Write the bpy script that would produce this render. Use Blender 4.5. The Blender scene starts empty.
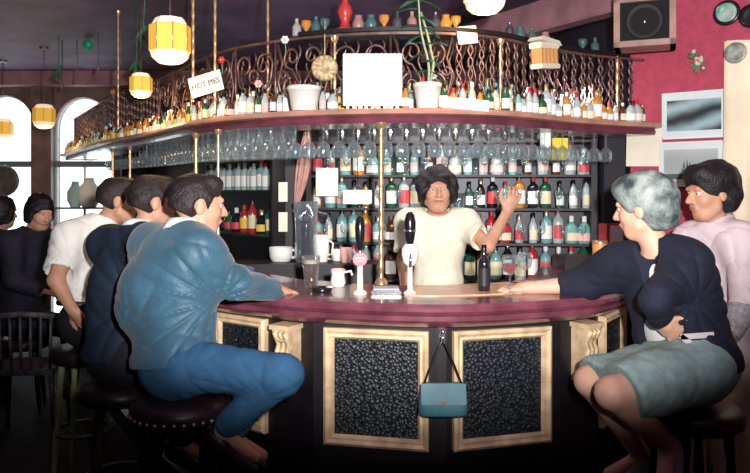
import bpy, bmesh, math, random
import numpy as np
from mathutils import Vector, Matrix
R = random.Random(7)
F = 730.0; HY = 190.0; CZ = 1.55
SC = bpy.context.scene
COL = SC.collection
def P(px, py, Y):
    return np.array([(px-375)/F*Y, Y, CZ-(py-HY)/F*Y])
def V3(*a): return np.array(a, float)
def nrm(v):
    v = np.array(v, float); return v/np.linalg.norm(v)
# ------------------------------------------------------------------ materials
MATS = {}
def mat(name, col, rough=.5, metal=0, var=0, vs=8, bump=0, bs=60, emit=None, es=0, coat=0, sheen=0, col2=None, trans=0):
    if name in MATS: return MATS[name]
    m = bpy.data.materials.new(name); m.use_nodes = True
    nt = m.node_tree; b = nt.nodes['Principled BSDF']
    b.inputs['Base Color'].default_value = (*col, 1)
    b.inputs['Roughness'].default_value = rough
    b.inputs['Metallic'].default_value = metal
    b.inputs['Coat Weight'].default_value = coat
    b.inputs['Sheen Weight'].default_value = sheen
    b.inputs['Transmission Weight'].default_value = trans
    if emit:
        b.inputs['Emission Color'].default_value = (*emit, 1); b.inputs['Emission Strength'].default_value = es
    if var or col2 or bump:
        tc = nt.nodes.new('ShaderNodeTexCoord')
    if var or col2:
        n = nt.nodes.new('ShaderNodeTexNoise'); n.inputs['Scale'].default_value = vs; n.inputs['Detail'].default_value = 5
        nt.links.new(tc.outputs['Object'], n.inputs['Vector'])
        cr = nt.nodes.new('ShaderNodeValToRGB'); cr.color_ramp.elements[0].position = .35; cr.color_ramp.elements[1].position = .65
        c2 = col2 or tuple(min(1, c*(1+var)) for c in col)
        c1 = col if col2 else tuple(c*(1-var) for c in col)
        cr.color_ramp.elements[0].color = (*c1, 1); cr.color_ramp.elements[1].color = (*c2, 1)
        nt.links.new(n.outputs['Fac'], cr.inputs['Fac']); nt.links.new(cr.outputs['Color'], b.inputs['Base Color'])
    if bump:
        n2 = nt.nodes.new('ShaderNodeTexNoise'); n2.inputs['Scale'].default_value = bs; n2.inputs['Detail'].default_value = 4
        nt.links.new(tc.outputs['Object'], n2.inputs['Vector'])
        bp = nt.nodes.new('ShaderNodeBump'); bp.inputs['Strength'].default_value = bump; bp.inputs['Distance'].default_value = .01
        nt.links.new(n2.outputs['Fac'], bp.inputs['Height']); nt.links.new(bp.outputs['Normal'], b.inputs['Normal'])
    MATS[name] = m
    return m
def thin_glass(name, col, fac=.25, rough=.03):
    m = bpy.data.materials.new(name); m.use_nodes = True; nt = m.node_tree
    nt.nodes.remove(nt.nodes['Principled BSDF']); out = nt.nodes['Material Output']
    t = nt.nodes.new('ShaderNodeBsdfTransparent'); t.inputs['Color'].default_value = (*col, 1)
    g = nt.nodes.new('ShaderNodeBsdfGlossy'); g.inputs['Roughness'].default_value = rough; g.inputs['Color'].default_value = (.95, .98, 1, 1)
    d = nt.nodes.new('ShaderNodeBsdfDiffuse'); d.inputs['Color'].default_value = (.75, .82, .85, 1)
    lw = nt.nodes.new('ShaderNodeLayerWeight'); lw.inputs['Blend'].default_value = .35
    mr = nt.nodes.new('ShaderNodeMapRange'); mr.inputs['To Min'].default_value = fac*.4; mr.inputs['To Max'].default_value = min(1, fac*3)
    nt.links.new(lw.outputs['Facing'], mr.inputs['Value'])
    a = nt.nodes.new('ShaderNodeMixShader'); a.inputs['Fac'].default_value = .26
    nt.links.new(g.outputs[0], a.inputs[1]); nt.links.new(d.outputs[0], a.inputs[2])
    x = nt.nodes.new('ShaderNodeMixShader'); nt.links.new(mr.outputs[0], x.inputs['Fac'])
    nt.links.new(t.outputs[0], x.inputs[1]); nt.links.new(a.outputs[0], x.inputs[2])
    nt.links.new(x.outputs[0], out.inputs['Surface'])
    MATS[name] = m
    return m
# ------------------------------------------------------------------ objects
def tag(o, label=None, cat=None, group=None, kind=None):
    if label: o['label'] = label
    if cat: o['category'] = cat
    if group: o['group'] = group
    if kind: o['kind'] = kind
    return o
def empty(name, loc=(0, 0, 0), rz=0, label=None, cat=None, group=None):
    o = bpy.data.objects.new(name, None); COL.objects.link(o)
    o.location = tuple(float(c) for c in loc); o.rotation_euler = (0, 0, rz); o.empty_display_size = .05
    return tag(o, label, cat, group)
def link(name, me, mats, parent=None, smooth=False):
    if not isinstance(mats, (list, tuple)): mats = [mats]
    for m in mats: me.materials.append(m)
    if smooth:
        me.polygons.foreach_set('use_smooth', [True]*len(me.polygons))
    o = bpy.data.objects.new(name, me); COL.objects.link(o)
    if parent is not None: o.parent = parent
    return o
class MB:
    """collects shapes into ONE mesh; every shape may carry a material index"""
    def __init__(s): s.v = []; s.f = []; s.mi = []; s.sm = []
    def add(s, vs, fs, mi=0, M=None, sm=False):
        b = len(s.v)
        for p in vs:
            if M is not None: p = M @ Vector(p)
            s.v.append(tuple(float(c) for c in p))
        for f in fs: s.f.append(tuple(i+b for i in f)); s.mi.append(mi); s.sm.append(sm)
        return s
    def box(s, c, d, mi=0, M=None, bev=0):
        x, y, z = (k/2 for k in d)
        if bev <= 0:
            vs = [(c[0]+i*x, c[1]+j*y, c[2]+k*z) for i in (-1, 1) for j in (-1, 1) for k in (-1, 1)]
            fs = [(0, 1, 3, 2), (4, 6, 7, 5), (0, 4, 5, 1), (2, 3, 7, 6), (0, 2, 6, 4), (1, 5, 7, 3)]
            return s.add(vs, fs, mi, M)
        bm = bmesh.new(); bmesh.ops.create_cube(bm, size=1)
        for v in bm.verts: v.co = Vector((c[0]+v.co.x*d[0], c[1]+v.co.y*d[1], c[2]+v.co.z*d[2]))
        bmesh.ops.bevel(bm, geom=bm.edges[:], offset=bev, segments=2, affect='EDGES')
        bm.verts.index_update()
        vs = [v.co.copy() for v in bm.verts]; fs = [[v.index for v in f.verts] for f in bm.faces]; bm.free()
        return s.add(vs, fs, mi, M)
    def lathe(s, prof, n=12, c=(0, 0, 0), mi=0, M=None, sm=True, caps=True):
        vs = []; fs = []
        for r, z in prof:
            for i in range(n):
                a = 2*math.pi*i/n; vs.append((c[0]+r*math.cos(a), c[1]+r*math.sin(a), c[2]+z))
        for k in range(len(prof)-1):
            for i in range(n):
                j = (i+1) % n; fs.append((k*n+i, k*n+j, (k+1)*n+j, (k+1)*n+i))
        s.add(vs, fs, mi, M, sm)
        if caps:
            s.add([vs[i] for i in range(n)], [tuple(range(n))[::-1]], mi, M)
            s.add([vs[-n+i] for i in range(n)], [tuple(range(n))], mi, M)
        return s
    def tube(s, pts, r, n=6, mi=0, M=None, closed=False, sm=True):
        pts = [np.array(p, float) for p in pts]; N = len(pts)
        rr = r if hasattr(r, '__len__') else [r]*N
        prev = None; vs = []; fs = []
        for i in range(N):
            if closed: t = pts[(i+1) % N]-pts[i-1]
            else: t = pts[min(i+1, N-1)]-pts[max(i-1, 0)]
            L = np.linalg.norm(t); t = t/L if L > 1e-9 else V3(0, 0, 1)
            if prev is None:
                a = V3(0, 0, 1) if abs(t[2]) < .9 else V3(1, 0, 0)
                u = nrm(np.cross(t, a))
            else:
                u = prev-t*np.dot(prev, t); u = nrm(u) if np.linalg.norm(u) > 1e-6 else nrm(np.cross(t, V3(.3, .5, .8)))
            prev = u; w = np.cross(t, u)
            for k in range(n):
                a = 2*math.pi*k/n; vs.append(pts[i]+rr[i]*(math.cos(a)*u+math.sin(a)*w))
        for i in range(N if closed else N-1):
            for k in range(n):
                j = (k+1) % n; a = i; b = (i+1) % N
                fs.append((a*n+k, a*n+j, b*n+j, b*n+k))
        if not closed:
            fs.append(tuple(range(n))[::-1]); fs.append(tuple(range((N-1)*n, N*n)))
        return s.add(vs, fs, mi, M, sm)
    def sphere(s, c, r, mi=0, M=None, n=12, m=8, sm=True):
        r = r if hasattr(r, '__len__') else (r, r, r)
        vs = []; fs = []
        for k in range(m+1):
            ph = math.pi*k/m
            for i in range(n):
                a = 2*math.pi*i/n
                vs.append((c[0]+r[0]*math.sin(ph)*math.cos(a), c[1]+r[1]*math.sin(ph)*math.sin(a), c[2]-r[2]*math.cos(ph)))
        for k in range(m):
            for i in range(n):
                j = (i+1) % n; fs.append((k*n+i, k*n+j, (k+1)*n+j, (k+1)*n+i))
        return s.add(vs, fs, mi, M, sm)
    def prism(s, poly, axis_o, ax, ay, az, depth, mi=0):
        """2D polygon extruded: point = o + x*ax + y*ay, depth along az"""
        o = np.array(axis_o, float); ax, ay, az = map(lambda q: np.array(q, float), (ax, ay, az)); n = len(poly)
        vs = [o+p[0]*ax+p[1]*ay for p in poly]+[o+p[0]*ax+p[1]*ay+az*depth for p in poly]
        fs = [tuple(range(n)), tuple(range(2*n-1, n-1, -1))]+[(i, i+n, (i+1) % n+n, (i+1) % n) for i in range(n)]
        return s.add(vs, fs, mi)
    def build(s, name, mats, parent=None):
        me = bpy.data.meshes.new(name); me.from_pydata(s.v, [], s.f)
        o = link(name, me, mats, parent)
        for p, mi, sm in zip(me.polygons, s.mi, s.sm): p.material_index = mi; p.use_smooth = sm
        bm = bmesh.new(); bm.from_mesh(me); bmesh.ops.recalc_face_normals(bm, faces=bm.faces); bm.to_mesh(me); bm.free()
        return o
def copy_tree(o, parent=None):
    c = o.copy(); COL.objects.link(c); c.parent = parent
    for ch in list(o.children): copy_tree(ch, c)
    return c
def text_mesh(name, txt, size, m, parent, M, depth=.001):
    cu = bpy.data.curves.new(name, 'FONT'); cu.body = txt; cu.size = size; cu.align_x = 'CENTER'; cu.align_y = 'CENTER'; cu.extrude = depth; cu.offset = .0012
    to = bpy.data.objects.new(name, cu); COL.objects.link(to)
    dg = bpy.context.evaluated_depsgraph_get()
    me = bpy.data.meshes.new_from_object(to.evaluated_get(dg)); bpy.data.objects.remove(to); bpy.data.curves.remove(cu)
    me.name = name; me.transform(M)
    return link(name, me, m, parent)
# ------------------------------------------------------------------ curves in plan
class Plan:
    def __init__(s, pts, smooth=True):
        P_ = [np.array(p, float) for p in pts]
        if smooth:
            ext = [2*P_[0]-P_[1]]+P_+[2*P_[-1]-P_[-2]]; out = []
            for i in range(1, len(ext)-2):
                a, b, c, d = ext[i-1:i+3]
                for k in range(10):
                    t = k/10
                    out.append(.5*((2*b)+(-a+c)*t+(2*a-5*b+4*c-d)*t*t+(-a+3*b-3*c+d)*t**3))
            out.append(P_[-1]); P_ = out
        s.p = np.array(P_); d = np.linalg.norm(np.diff(s.p, axis=0), axis=1)
        s.c = np.concatenate([[0], np.cumsum(d)]); s.L = s.c[-1]
    def at(s, q, off=0, z=0):
        q = min(max(q, 0), s.L)
        x = np.interp(q, s.c, s.p[:, 0]); y = np.interp(q, s.c, s.p[:, 1])
        t = s.tan(q); return V3(x-t[1]*off, y+t[0]*off, z)
    def tan(s, q):
        e = .04; a = min(q+e, s.L); b = max(q-e, 0)
        t = np.array([np.interp(a, s.c, s.p[:, 0])-np.interp(b, s.c, s.p[:, 0]), np.interp(a, s.c, s.p[:, 1])-np.interp(b, s.c, s.p[:, 1])])
        return t/np.linalg.norm(t)
    def s_at_px(s, px, off=0):
        best = min(np.linspace(0, s.L, 800), key=lambda q: abs((lambda w: w[0]/w[1]*F+375)(s.at(q, off))-px))
        return float(best)
    def sweep(s, prof, s0=None, s1=None, step=.08, closed=True):
        s0 = 0 if s0 is None else s0; s1 = s.L if s1 is None else s1
        n = max(2, int((s1-s0)/step)+1); qs = np.linspace(s0, s1, n); k = len(prof)
        vs = []; fs = []
        for q in qs:
            for o, z in prof: vs.append(s.at(q, o, z))
        for i in range(n-1):
            for j in range(k if closed else k-1):
                a = (j+1) % k; fs.append((i*k+j, i*k+a, (i+1)*k+a, (i+1)*k+j))
        if closed: fs.append(tuple(range(k))[::-1]); fs.append(tuple(range((n-1)*k, n*k)))
        return vs, fs
# ------------------------------------------------------------------ signed-distance modelling for bodies
class SDF:
    def __init__(s): s.it = []
    def cap(s, a, b, ra, rb=None, k=.02): s.it.append(('c', np.array(a, float), np.array(b, float), ra, ra if rb is None else rb, k, '+')); return s
    def ell(s, c, r, B=None, k=.02, op='+'):
        r = np.array(r if hasattr(r, '__len__') else (r, r, r), float)
        s.it.append(('e', np.array(c, float), r, np.eye(3) if B is None else np.array(B, float), k, op)); return s
    def cut_cap(s, a, b, ra, rb=None, k=.005): s.it.append(('c', np.array(a, float), np.array(b, float), ra, ra if rb is None else rb, k, '-')); return s
    def plane(s, o, n, k=.004):   # removes the side n points to
        s.it.append(('p', np.array(o, float), nrm(n), k, '-')); return s
    def noise(s, amp, fr, dirs): s.it.append(('n', amp, fr, dirs)); return s
    def folds(s, amp=.02, fr=38, dirs=((1, .4, .9, 0), (-.6, .9, 1.1, 2), (.9, -.5, .3, 4))): s.it.append(('r', amp, fr, dirs)); return s
    def star(s, o, n=(0, 1, 0), amp=.014, cnt=11, rad=.2, ph=0): s.it.append(('a', np.array(o, float), nrm(n), amp, cnt, rad, ph)); return s
    def bounds(s):
        lo = np.full(3, 9e9); hi = -lo
        for t in s.it:
            if t[0] == 'c' and t[6] == '+':
                r = max(t[3], t[4])+.03
                lo = np.minimum(lo, np.minimum(t[1], t[2])-r); hi = np.maximum(hi, np.maximum(t[1], t[2])+r)
            elif t[0] == 'e' and t[5] == '+':
                ext = np.sqrt(((t[3]*t[2][:, None])**2).sum(0))+.03
                lo = np.minimum(lo, t[1]-ext); hi = np.maximum(hi, t[1]+ext)
        return lo, hi
    def mesh(s, name, m, parent, vox):
        lo, hi = s.bounds(); n = np.ceil((hi-lo)/vox).astype(int)+1
        G = np.full(n, .2, np.float32)
        ax = [lo[i]+vox*np.arange(n[i]) for i in range(3)]
        for t in s.it:
            if t[0] in 'ce':
                if t[0] == 'c': r = max(t[3], t[4])+.06; a = np.minimum(t[1], t[2])-r; b = np.maximum(t[1], t[2])+r
                else: ext = np.sqrt(((t[3]*t[2][:, None])**2).sum(0))+.06; a = t[1]-ext; b = t[1]+ext
                i0 = np.clip(np.floor((a-lo)/vox).astype(int), 0, n); i1 = np.clip(np.ceil((b-lo)/vox).astype(int)+1, 0, n)
            else: i0 = np.zeros(3, int); i1 = n
            if (i1 <= i0).any(): continue
            sl = tuple(slice(int(x), int(y)) for x, y in zip(i0, i1))
            X = ax[0][sl[0]][:, None, None]; Y = ax[1][sl[1]][None, :, None]; Z = ax[2][sl[2]][None, None, :]
            g = G[sl]
            if t[0] == 'c':
                a, b, ra, rb, k, op = t[1:]
                d = b-a; L = max(float(d@d), 1e-9)
                h = np.clip(((X-a[0])*d[0]+(Y-a[1])*d[1]+(Z-a[2])*d[2])/L, 0, 1)
                D = np.sqrt((X-a[0]-h*d[0])**2+(Y-a[1]-h*d[1])**2+(Z-a[2]-h*d[2])**2)-(ra+(rb-ra)*h)
            elif t[0] == 'e':
                c, r, B, k, op = t[1:]
                q = [(X-c[0])*B[i][0]+(Y-c[1])*B[i][1]+(Z-c[2])*B[i][2] for i in range(3)]
                k0 = np.sqrt(sum((q[i]/r[i])**2 for i in range(3))); k1 = np.sqrt(sum((q[i]/r[i]**2)**2 for i in range(3)))+1e-9
                D = k0*(k0-1)/k1
            elif t[0] == 'a':
                o, n_, amp, cnt, rad, ph = t[1:]
                u_ = nrm(np.cross(n_, V3(.1, .3, 1))); w_ = np.cross(n_, u_)
                A = (X-o[0])*u_[0]+(Y-o[1])*u_[1]+(Z-o[2])*u_[2]; Bq = (X-o[0])*w_[0]+(Y-o[1])*w_[1]+(Z-o[2])*w_[2]; Cq = (X-o[0])*n_[0]+(Y-o[1])*n_[1]+(Z-o[2])*n_[2]
                rr = np.sqrt(A*A+Bq*Bq+.3*Cq*Cq)+1e-4; th = np.arctan2(Bq, A)
                rd = 1-np.abs(np.sin(th*cnt/2+ph+.8*np.sin(th*2.3+ph)+rr*4))
                G[sl] = g+(amp*rd**2.5*np.clip(rr/.11, .1, 1)*np.exp(-(rr/rad)**2)).astype(np.float32); continue
            elif t[0] == 'r':
                amp, fr, dirs = t[1:]; w = 0
                for (dx, dy, dz, ph) in dirs:
                    w = w+(1-np.abs(np.sin(fr*(X*dx+Y*dy+Z*dz)*.5+ph+1.3*np.sin(fr*.31*(X*dy-Y*dz+Z*dx)+ph*2))))**3
                G[sl] = g+(amp*(w/len(dirs)-.25)).astype(np.float32); continue
            elif t[0] == 'p':
                o, nn, k, op = t[1:]
                D = -((X-o[0])*nn[0]+(Y-o[1])*nn[1]+(Z-o[2])*nn[2])
            else:
                amp, fr, dirs = t[1:]
                w = 0
                for (dx, dy, dz, ph) in dirs:
                    w = w+np.sin(fr*(X*dx+Y*dy+Z*dz)+ph+1.7*np.sin(fr*.43*(X*dy-Y*dz+Z*dx)+ph*2))
                G[sl] = g+(amp*w/len(dirs)).astype(np.float32); continue
            D = D.astype(np.float32)
            if op == '+':
                h = np.maximum(k-np.abs(g-D), 0)/k; G[sl] = np.minimum(g, D)-h*h*k*.25
            else:
                D = -D if t[0] != 'p' else -D
                h = np.maximum(k-np.abs(g-D), 0)/k; G[sl] = np.maximum(g, D)+h*h*k*.25
        for i in range(3):
            sl = [slice(None)]*3; sl[i] = 0; G[tuple(sl)] = .1; sl[i] = -1; G[tuple(sl)] = .1
        V, Q = nets(G); V = V*vox+lo
        me = bpy.data.meshes.new(name); me.vertices.add(len(V)); me.vertices.foreach_set('co', V.astype(np.float32).ravel())
        me.loops.add(Q.size); me.loops.foreach_set('vertex_index', Q.ravel().astype(np.int32))
        me.polygons.add(len(Q)); me.polygons.foreach_set('loop_start', np.arange(0, Q.size, 4, dtype=np.int32))
        me.update(calc_edges=True); me.validate()
        return link(name, me, m, parent, True)
def nets(G):
    S = G < 0; a, b, c = G.shape
    cnt = np.zeros((a-1, b-1, c-1), np.int8)
    for i in (0, 1):
        for j in (0, 1):
            for k in (0, 1): cnt += S[i:a-1+i, j:b-1+j, k:c-1+k]
    I = np.argwhere((cnt > 0) & (cnt < 8)); idx = np.full((a-1, b-1, c-1), -1, np.int64); idx[tuple(I.T)] = np.arange(len(I))
    acc = np.zeros((len(I), 3)); num = np.zeros(len(I))
    cor = [(i, j, k) for i in (0, 1) for j in (0, 1) for k in (0, 1)]
    for p in cor:
        for ax in range(3):
            if p[ax]: continue
            q = list(p); q[ax] = 1
            g0 = G[tuple((I+p).T)]; g1 = G[tuple((I+q).T)]
            mk = (g0 < 0) != (g1 < 0); t = np.where(mk, g0/np.where(mk, g0-g1, 1), 0)
            pos = np.array(p, float)[None, :].repeat(len(I), 0); pos[:, ax] = t
            acc += pos*mk[:, None]; num += mk
    V = I+acc/num[:, None]
    Q = []
    for ax in range(3):
        u, w = [(1, 2), (2, 0), (0, 1)][ax]
        s0 = [slice(None)]*3; s1 = [slice(None)]*3; s0[ax] = slice(0, -1); s1[ax] = slice(1, None)
        A = S[tuple(s0)]; B = S[tuple(s1)]
        E = np.argwhere(A != B)
        E = E[(E[:, u] > 0) & (E[:, w] > 0) & (E[:, u] < G.shape[u]-1) & (E[:, w] < G.shape[w]-1)]
        eu = np.eye(3, dtype=int)[u]; ew = np.eye(3, dtype=int)[w]
        q = np.stack([idx[tuple((E-eu-ew).T)], idx[tuple((E-ew).T)], idx[tuple(E.T)], idx[tuple((E-eu).T)]], 1)
        inside = A[tuple(E.T)]
        q[~inside] = q[~inside][:, ::-1]
        Q.append(q)
    return V, np.concatenate(Q)
# ------------------------------------------------------------------ people
SKIN = mat('skin', (.62, .33, .22), .55, var=.08, vs=20)
SKIN_P = mat('skin_pale', (.72, .42, .3), .55, var=.08, vs=20)
EYEW = mat('eye_white', (.8, .78, .74), .25); EYED = mat('eye_dark', (.03, .02, .015), .2); LIP = mat('lip', (.5, .13, .11), .5)
def frame(f, u=(0, 0, 1)):
    f = nrm(f); r = nrm(np.cross(f, np.array(u, float))); u = np.cross(r, f); return r, f, u
def add_head(S, H, f, u=(0, 0, 1), sc=1.0):
    r, f, u = frame(f, u); B = np.array([r, f, u])
    W = lambda x, y, z: H+sc*(x*r+y*f+z*u)
    e = lambda c, rad, k=.02, op='+': S.ell(W(*c), np.array(rad)*sc, B, k, op)
    e((0, -.012, .03), (.075, .096, .09)); e((0, .03, -.028), (.06, .064, .084), .03)
    e((0, .052, -.085), (.034, .03, .026), .03)
    for x in (-1, 1):
        e((x*.036, .058, -.02), (.024, .024, .026), .02)
        S.cap(W(x*.05, .01, -.06), W(x*.02, .055, -.09), .02*sc, .018*sc, .02)
    S.cap(W(-.034, .082, .032), W(.034, .082, .032), .011*sc, None, .012)
    for x in (-1, 1): e((x*.031, .098, .01), (.015, .017, .011), .01, '-')
    S.cap(W(0, .09, .018), W(0, .112, -.02), .008*sc, .0125*sc, .01)
    for x in (-1, 1): S.cap(W(x*.011, .1, -.024), W(x*.012, .098, -.026), .008*sc, None, .006)
    S.cap(W(-.019, .09, -.047), W(.019, .09, -.047), .0065*sc, None, .006)
    S.cap(W(-.016, .088, -.058), W(.016, .088, -.058), .0075*sc, None, .006)
    for x in (-1, 1): e((x*.078, -.006, -.004), (.009, .019, .031), .008)
    return W, B
def add_face_bits(W, f, u, root, sc=1.0):
    r, f, u = frame(f, u)
    for x in (-1, 1):
        m = MB(); m.sphere(W(x*.031, .0765, .011), .0112*sc, 0, n=12, m=8); m.build('eye', EYEW, root)
        m = MB(); m.sphere(W(x*.031, .0825, .011), .0066*sc, 0, n=8, m=6); m.build('iris', EYED, root)
    m = MB(); m.tube([W(-.021, .0935, -.051), W(-.008, .0985, -.0505), W(0, .099, -.0515), W(.008, .0985, -.0505), W(.021, .0935, -.051)], [.003, .006, .006, .006, .003], 6)
    m.build('mouth', LIP, root)
def add_hand(S, w, d, nb, side, curl=.5, spread=.12, sc=1.0, thumb_curl=.3):
    """w wrist, d direction of the palm, nb back-of-hand normal, side +1: thumb on +(d x nb)"""
    d = nrm(d); nb = nrm(np.array(nb, float)-np.dot(nb, d)*d); t = side*np.cross(d, nb)
    B = np.array([t, d, nb])
    S.ell(w+d*.045*sc, (.038*sc, .052*sc, .016*sc), B, .015)
    S.cap(w-d*.01, w+d*.03, .024*sc, .024*sc, .015)
    L = [.074, .082, .076, .058]
    for i in range(4):
        off = (.029-.0195*i)*sc
        p = w+d*(.082-abs(i-1.3)*.004)*sc+t*off
        a = spread*(1.5-i)*.5; dd = nrm(d*math.cos(a)+t*math.sin(a)); ang = curl*.35
        n_ = nb
        for s_, fr, rad in ((0, .45, .0092), (1, .31, .0083), (2, .24, .0074)):
            v = dd*math.cos(ang)-n_*math.sin(ang); q = p+v*L[i]*fr*sc
            S.cap(p, q, rad*sc, rad*sc*.93, .0025); p = q; ang += curl*.75
    p = w+d*.022*sc+t*.026*sc
    v = nrm(d*.62+t*.75-nb*.2*thumb_curl*2); q = p+v*.042*sc; S.cap(p, q, .0125*sc, .0105*sc, .012)
    v = nrm(d*.88+t*.35-nb*.5*thumb_curl); q2 = q+v*.03*sc; S.cap(q, q2, .0105*sc, .0095*sc, .004)
    v = nrm(d*.95-nb*.6*thumb_curl); S.cap(q2, q2+v*.024*sc, .0095*sc, .008*sc, .004)
def person(name_label, cat, J, skin=SKIN, vox=.0055, face=True, w=1.0):
    root = empty('person', (J['pelvis'][0], J['pelvis'][1], 0), 0, name_label, cat)
    inv = Matrix.Translation(-Vector(root.location))
    S = SDF(); up = nrm(J['neck']-J['pelvis']); r = nrm(J['shR']-J['shL']); r = nrm(r-np.dot(r, up)*up); f = np.cross(up, r)
    B = np.array([r, f, up]); J['B'] = B; J['up'] = up; J['f'] = f; J['r'] = r
    mid = .5*(J['pelvis']+J['chest'])
    S.ell(J['pelvis'], (.165*w, .115*w, .12), B); S.ell(mid, (.14*w, .1*w, .15), B, .04); S.ell(J['chest'], (.16*w, .11*w, .16), B, .04)
    S.cap(J['shL'], J['shR'], .05, None, .05)
    S.cap(J['neck']-up*.03, J['head']-.03*np.array(J.get('headu', (0, 0, 1))), .056*w, .05*w, .03)
    for s_ in 'LR':
        S.cap(J['sh'+s_], J['el'+s_], .05*w, .04*w, .03); S.cap(J['el'+s_], J['wr'+s_], .042*w, .027*w, .015)
        h = J.get('hand'+s_)
        if h: add_hand(S, J['wr'+s_], h[0], h[1], h[2], *h[3:])
        S.cap(J['hip'+s_], J['kn'+s_], .082*w, .056*w, .04); S.cap(J['kn'+s_], J['an'+s_], .054*w, .036*w, .02)
        fd = nrm(J.get('foot'+s_, V3(1, 0, -.1)))
        S.cap(J['an'+s_]-V3(0, 0, .03), J['an'+s_]-V3(0, 0, .035)+fd*.13, .034, .026, .02)
    W, HB = add_head(S, J['head'], J['headf'], J.get('headu', (0, 0, 1)), J.get('hs', 1.0))
    J['HW'] = W; J['HB'] = HB
    o = S.mesh('body', skin, None, vox); place(o, root)
    if face:
        add_face_bits(W, J['headf'], J.get('headu', (0, 0, 1)), root, J.get('hs', 1.0))
        for c in root.children:
            if c.name.startswith(('eye', 'mouth', 'iris')): place(c, root)
    return root
def place(o, root):
    """o was built in world coordinates: re-express it about its thing"""
    o.data.transform(Matrix.Translation(-Vector(root.location))) if root.rotation_euler[2] == 0 else None
    o.parent = root
    return o
FOLD = [(1, .4, .8, 0), (-.5, .9, 1, 2), (.8, -.3, .4, 4), (.3, .7, -1, 1)]
def torso_cloth(S, J, th, w=1.0, hem=None, belly=0, k=.05):
    B, up, r, f = J['B'], J['up'], J['r'], J['f']
    mid = .5*(J['pelvis']+J['chest'])
    S.ell(J['pelvis'], (.165*w+th, .115*w+th, .13+th), B)
    S.ell(mid+f*belly*.4, (.145*w+th, .105*w+th+belly, .16), B, k)
    S.ell(J['chest'], (.16*w+th, .11*w+th, .165+th*.5), B, k)
    S.cap(J['shL'], J['shR'], .045+th, None, k)
    for s_ in 'LR': S.cap(J['neck']-up*.03, J['sh'+s_]+up*.0, .05+th*.6, .04+th, .06)
    if 'back' in J: S.ell(J['back'][0], J['back'][1], B, k)
def neck_cut(S, J, rad=.066, drop=.0, lean=.25):
    a = J['neck']-J['up']*(.01+drop)+J['f']*.02*lean; b = J['head']-.03*J['up']
    S.cut_cap(a, b+J['up']*.1, rad, rad+.02, .008)
def sleeve(S, J, s_, th, to=1.0, w=1.0, flare=0, full=True, k=.07):
    sh, el, wr = J['sh'+s_], J['el'+s_], J['wr'+s_]
    if full:
        S.cap(sh, el, .05*w+th, .042*w+th, k)
        e = el+(wr-el)*to; S.cap(el, e+nrm(wr-el)*.03, .044*w+th, .03*w+th*.8+flare, .02)
        S.plane_at = None; S.cut_cap(e+nrm(wr-el)*.10, e+nrm(wr-el)*.14, .085, .085, .003)
    else:
        e = sh+(el-sh)*to; S.cap(sh, e+nrm(el-sh)*.03, .054*w+th, .052*w+th+flare, k)
def legs_cloth(S, J, th, to=.93, w=1.0, seat=True):
    S.ell(J['pelvis']-V3(0, 0, .01), (.17*w+th, .12*w+th, .125+th), J['B'], .03)
    for s_ in 'LR':
        S.cap(J['hip'+s_], J['kn'+s_], .088*w+th, .062*w+th, .05); an = J['kn'+s_]+(J['an'+s_]-J['kn'+s_])*to
        S.cap(J['kn'+s_], an, .06*w+th, .045*w+th, .03)
def shoe(J, s_, m, root, sc=1.0):
    S = SDF(); a = J['an'+s_]; fd = nrm(J.get('foot'+s_, V3(1, 0, -.1))); s2 = nrm(np.cross(fd, V3(0, 0, 1)))
    u = np.cross(s2, fd); B = np.array([s2, fd, u])
    S.ell(a+fd*.015-u*.05, (.041, .06, .05), B, .03); S.ell(a+fd*.11-u*.062, (.046, .085, .034), B, .04)
    S.plane(a-u*.092, -u, .004); S.cut_cap(a-u*.01, a+u*.1, .036, .045, .006)
    o = S.mesh('shoe', m, None, .006); place(o, root)
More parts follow.
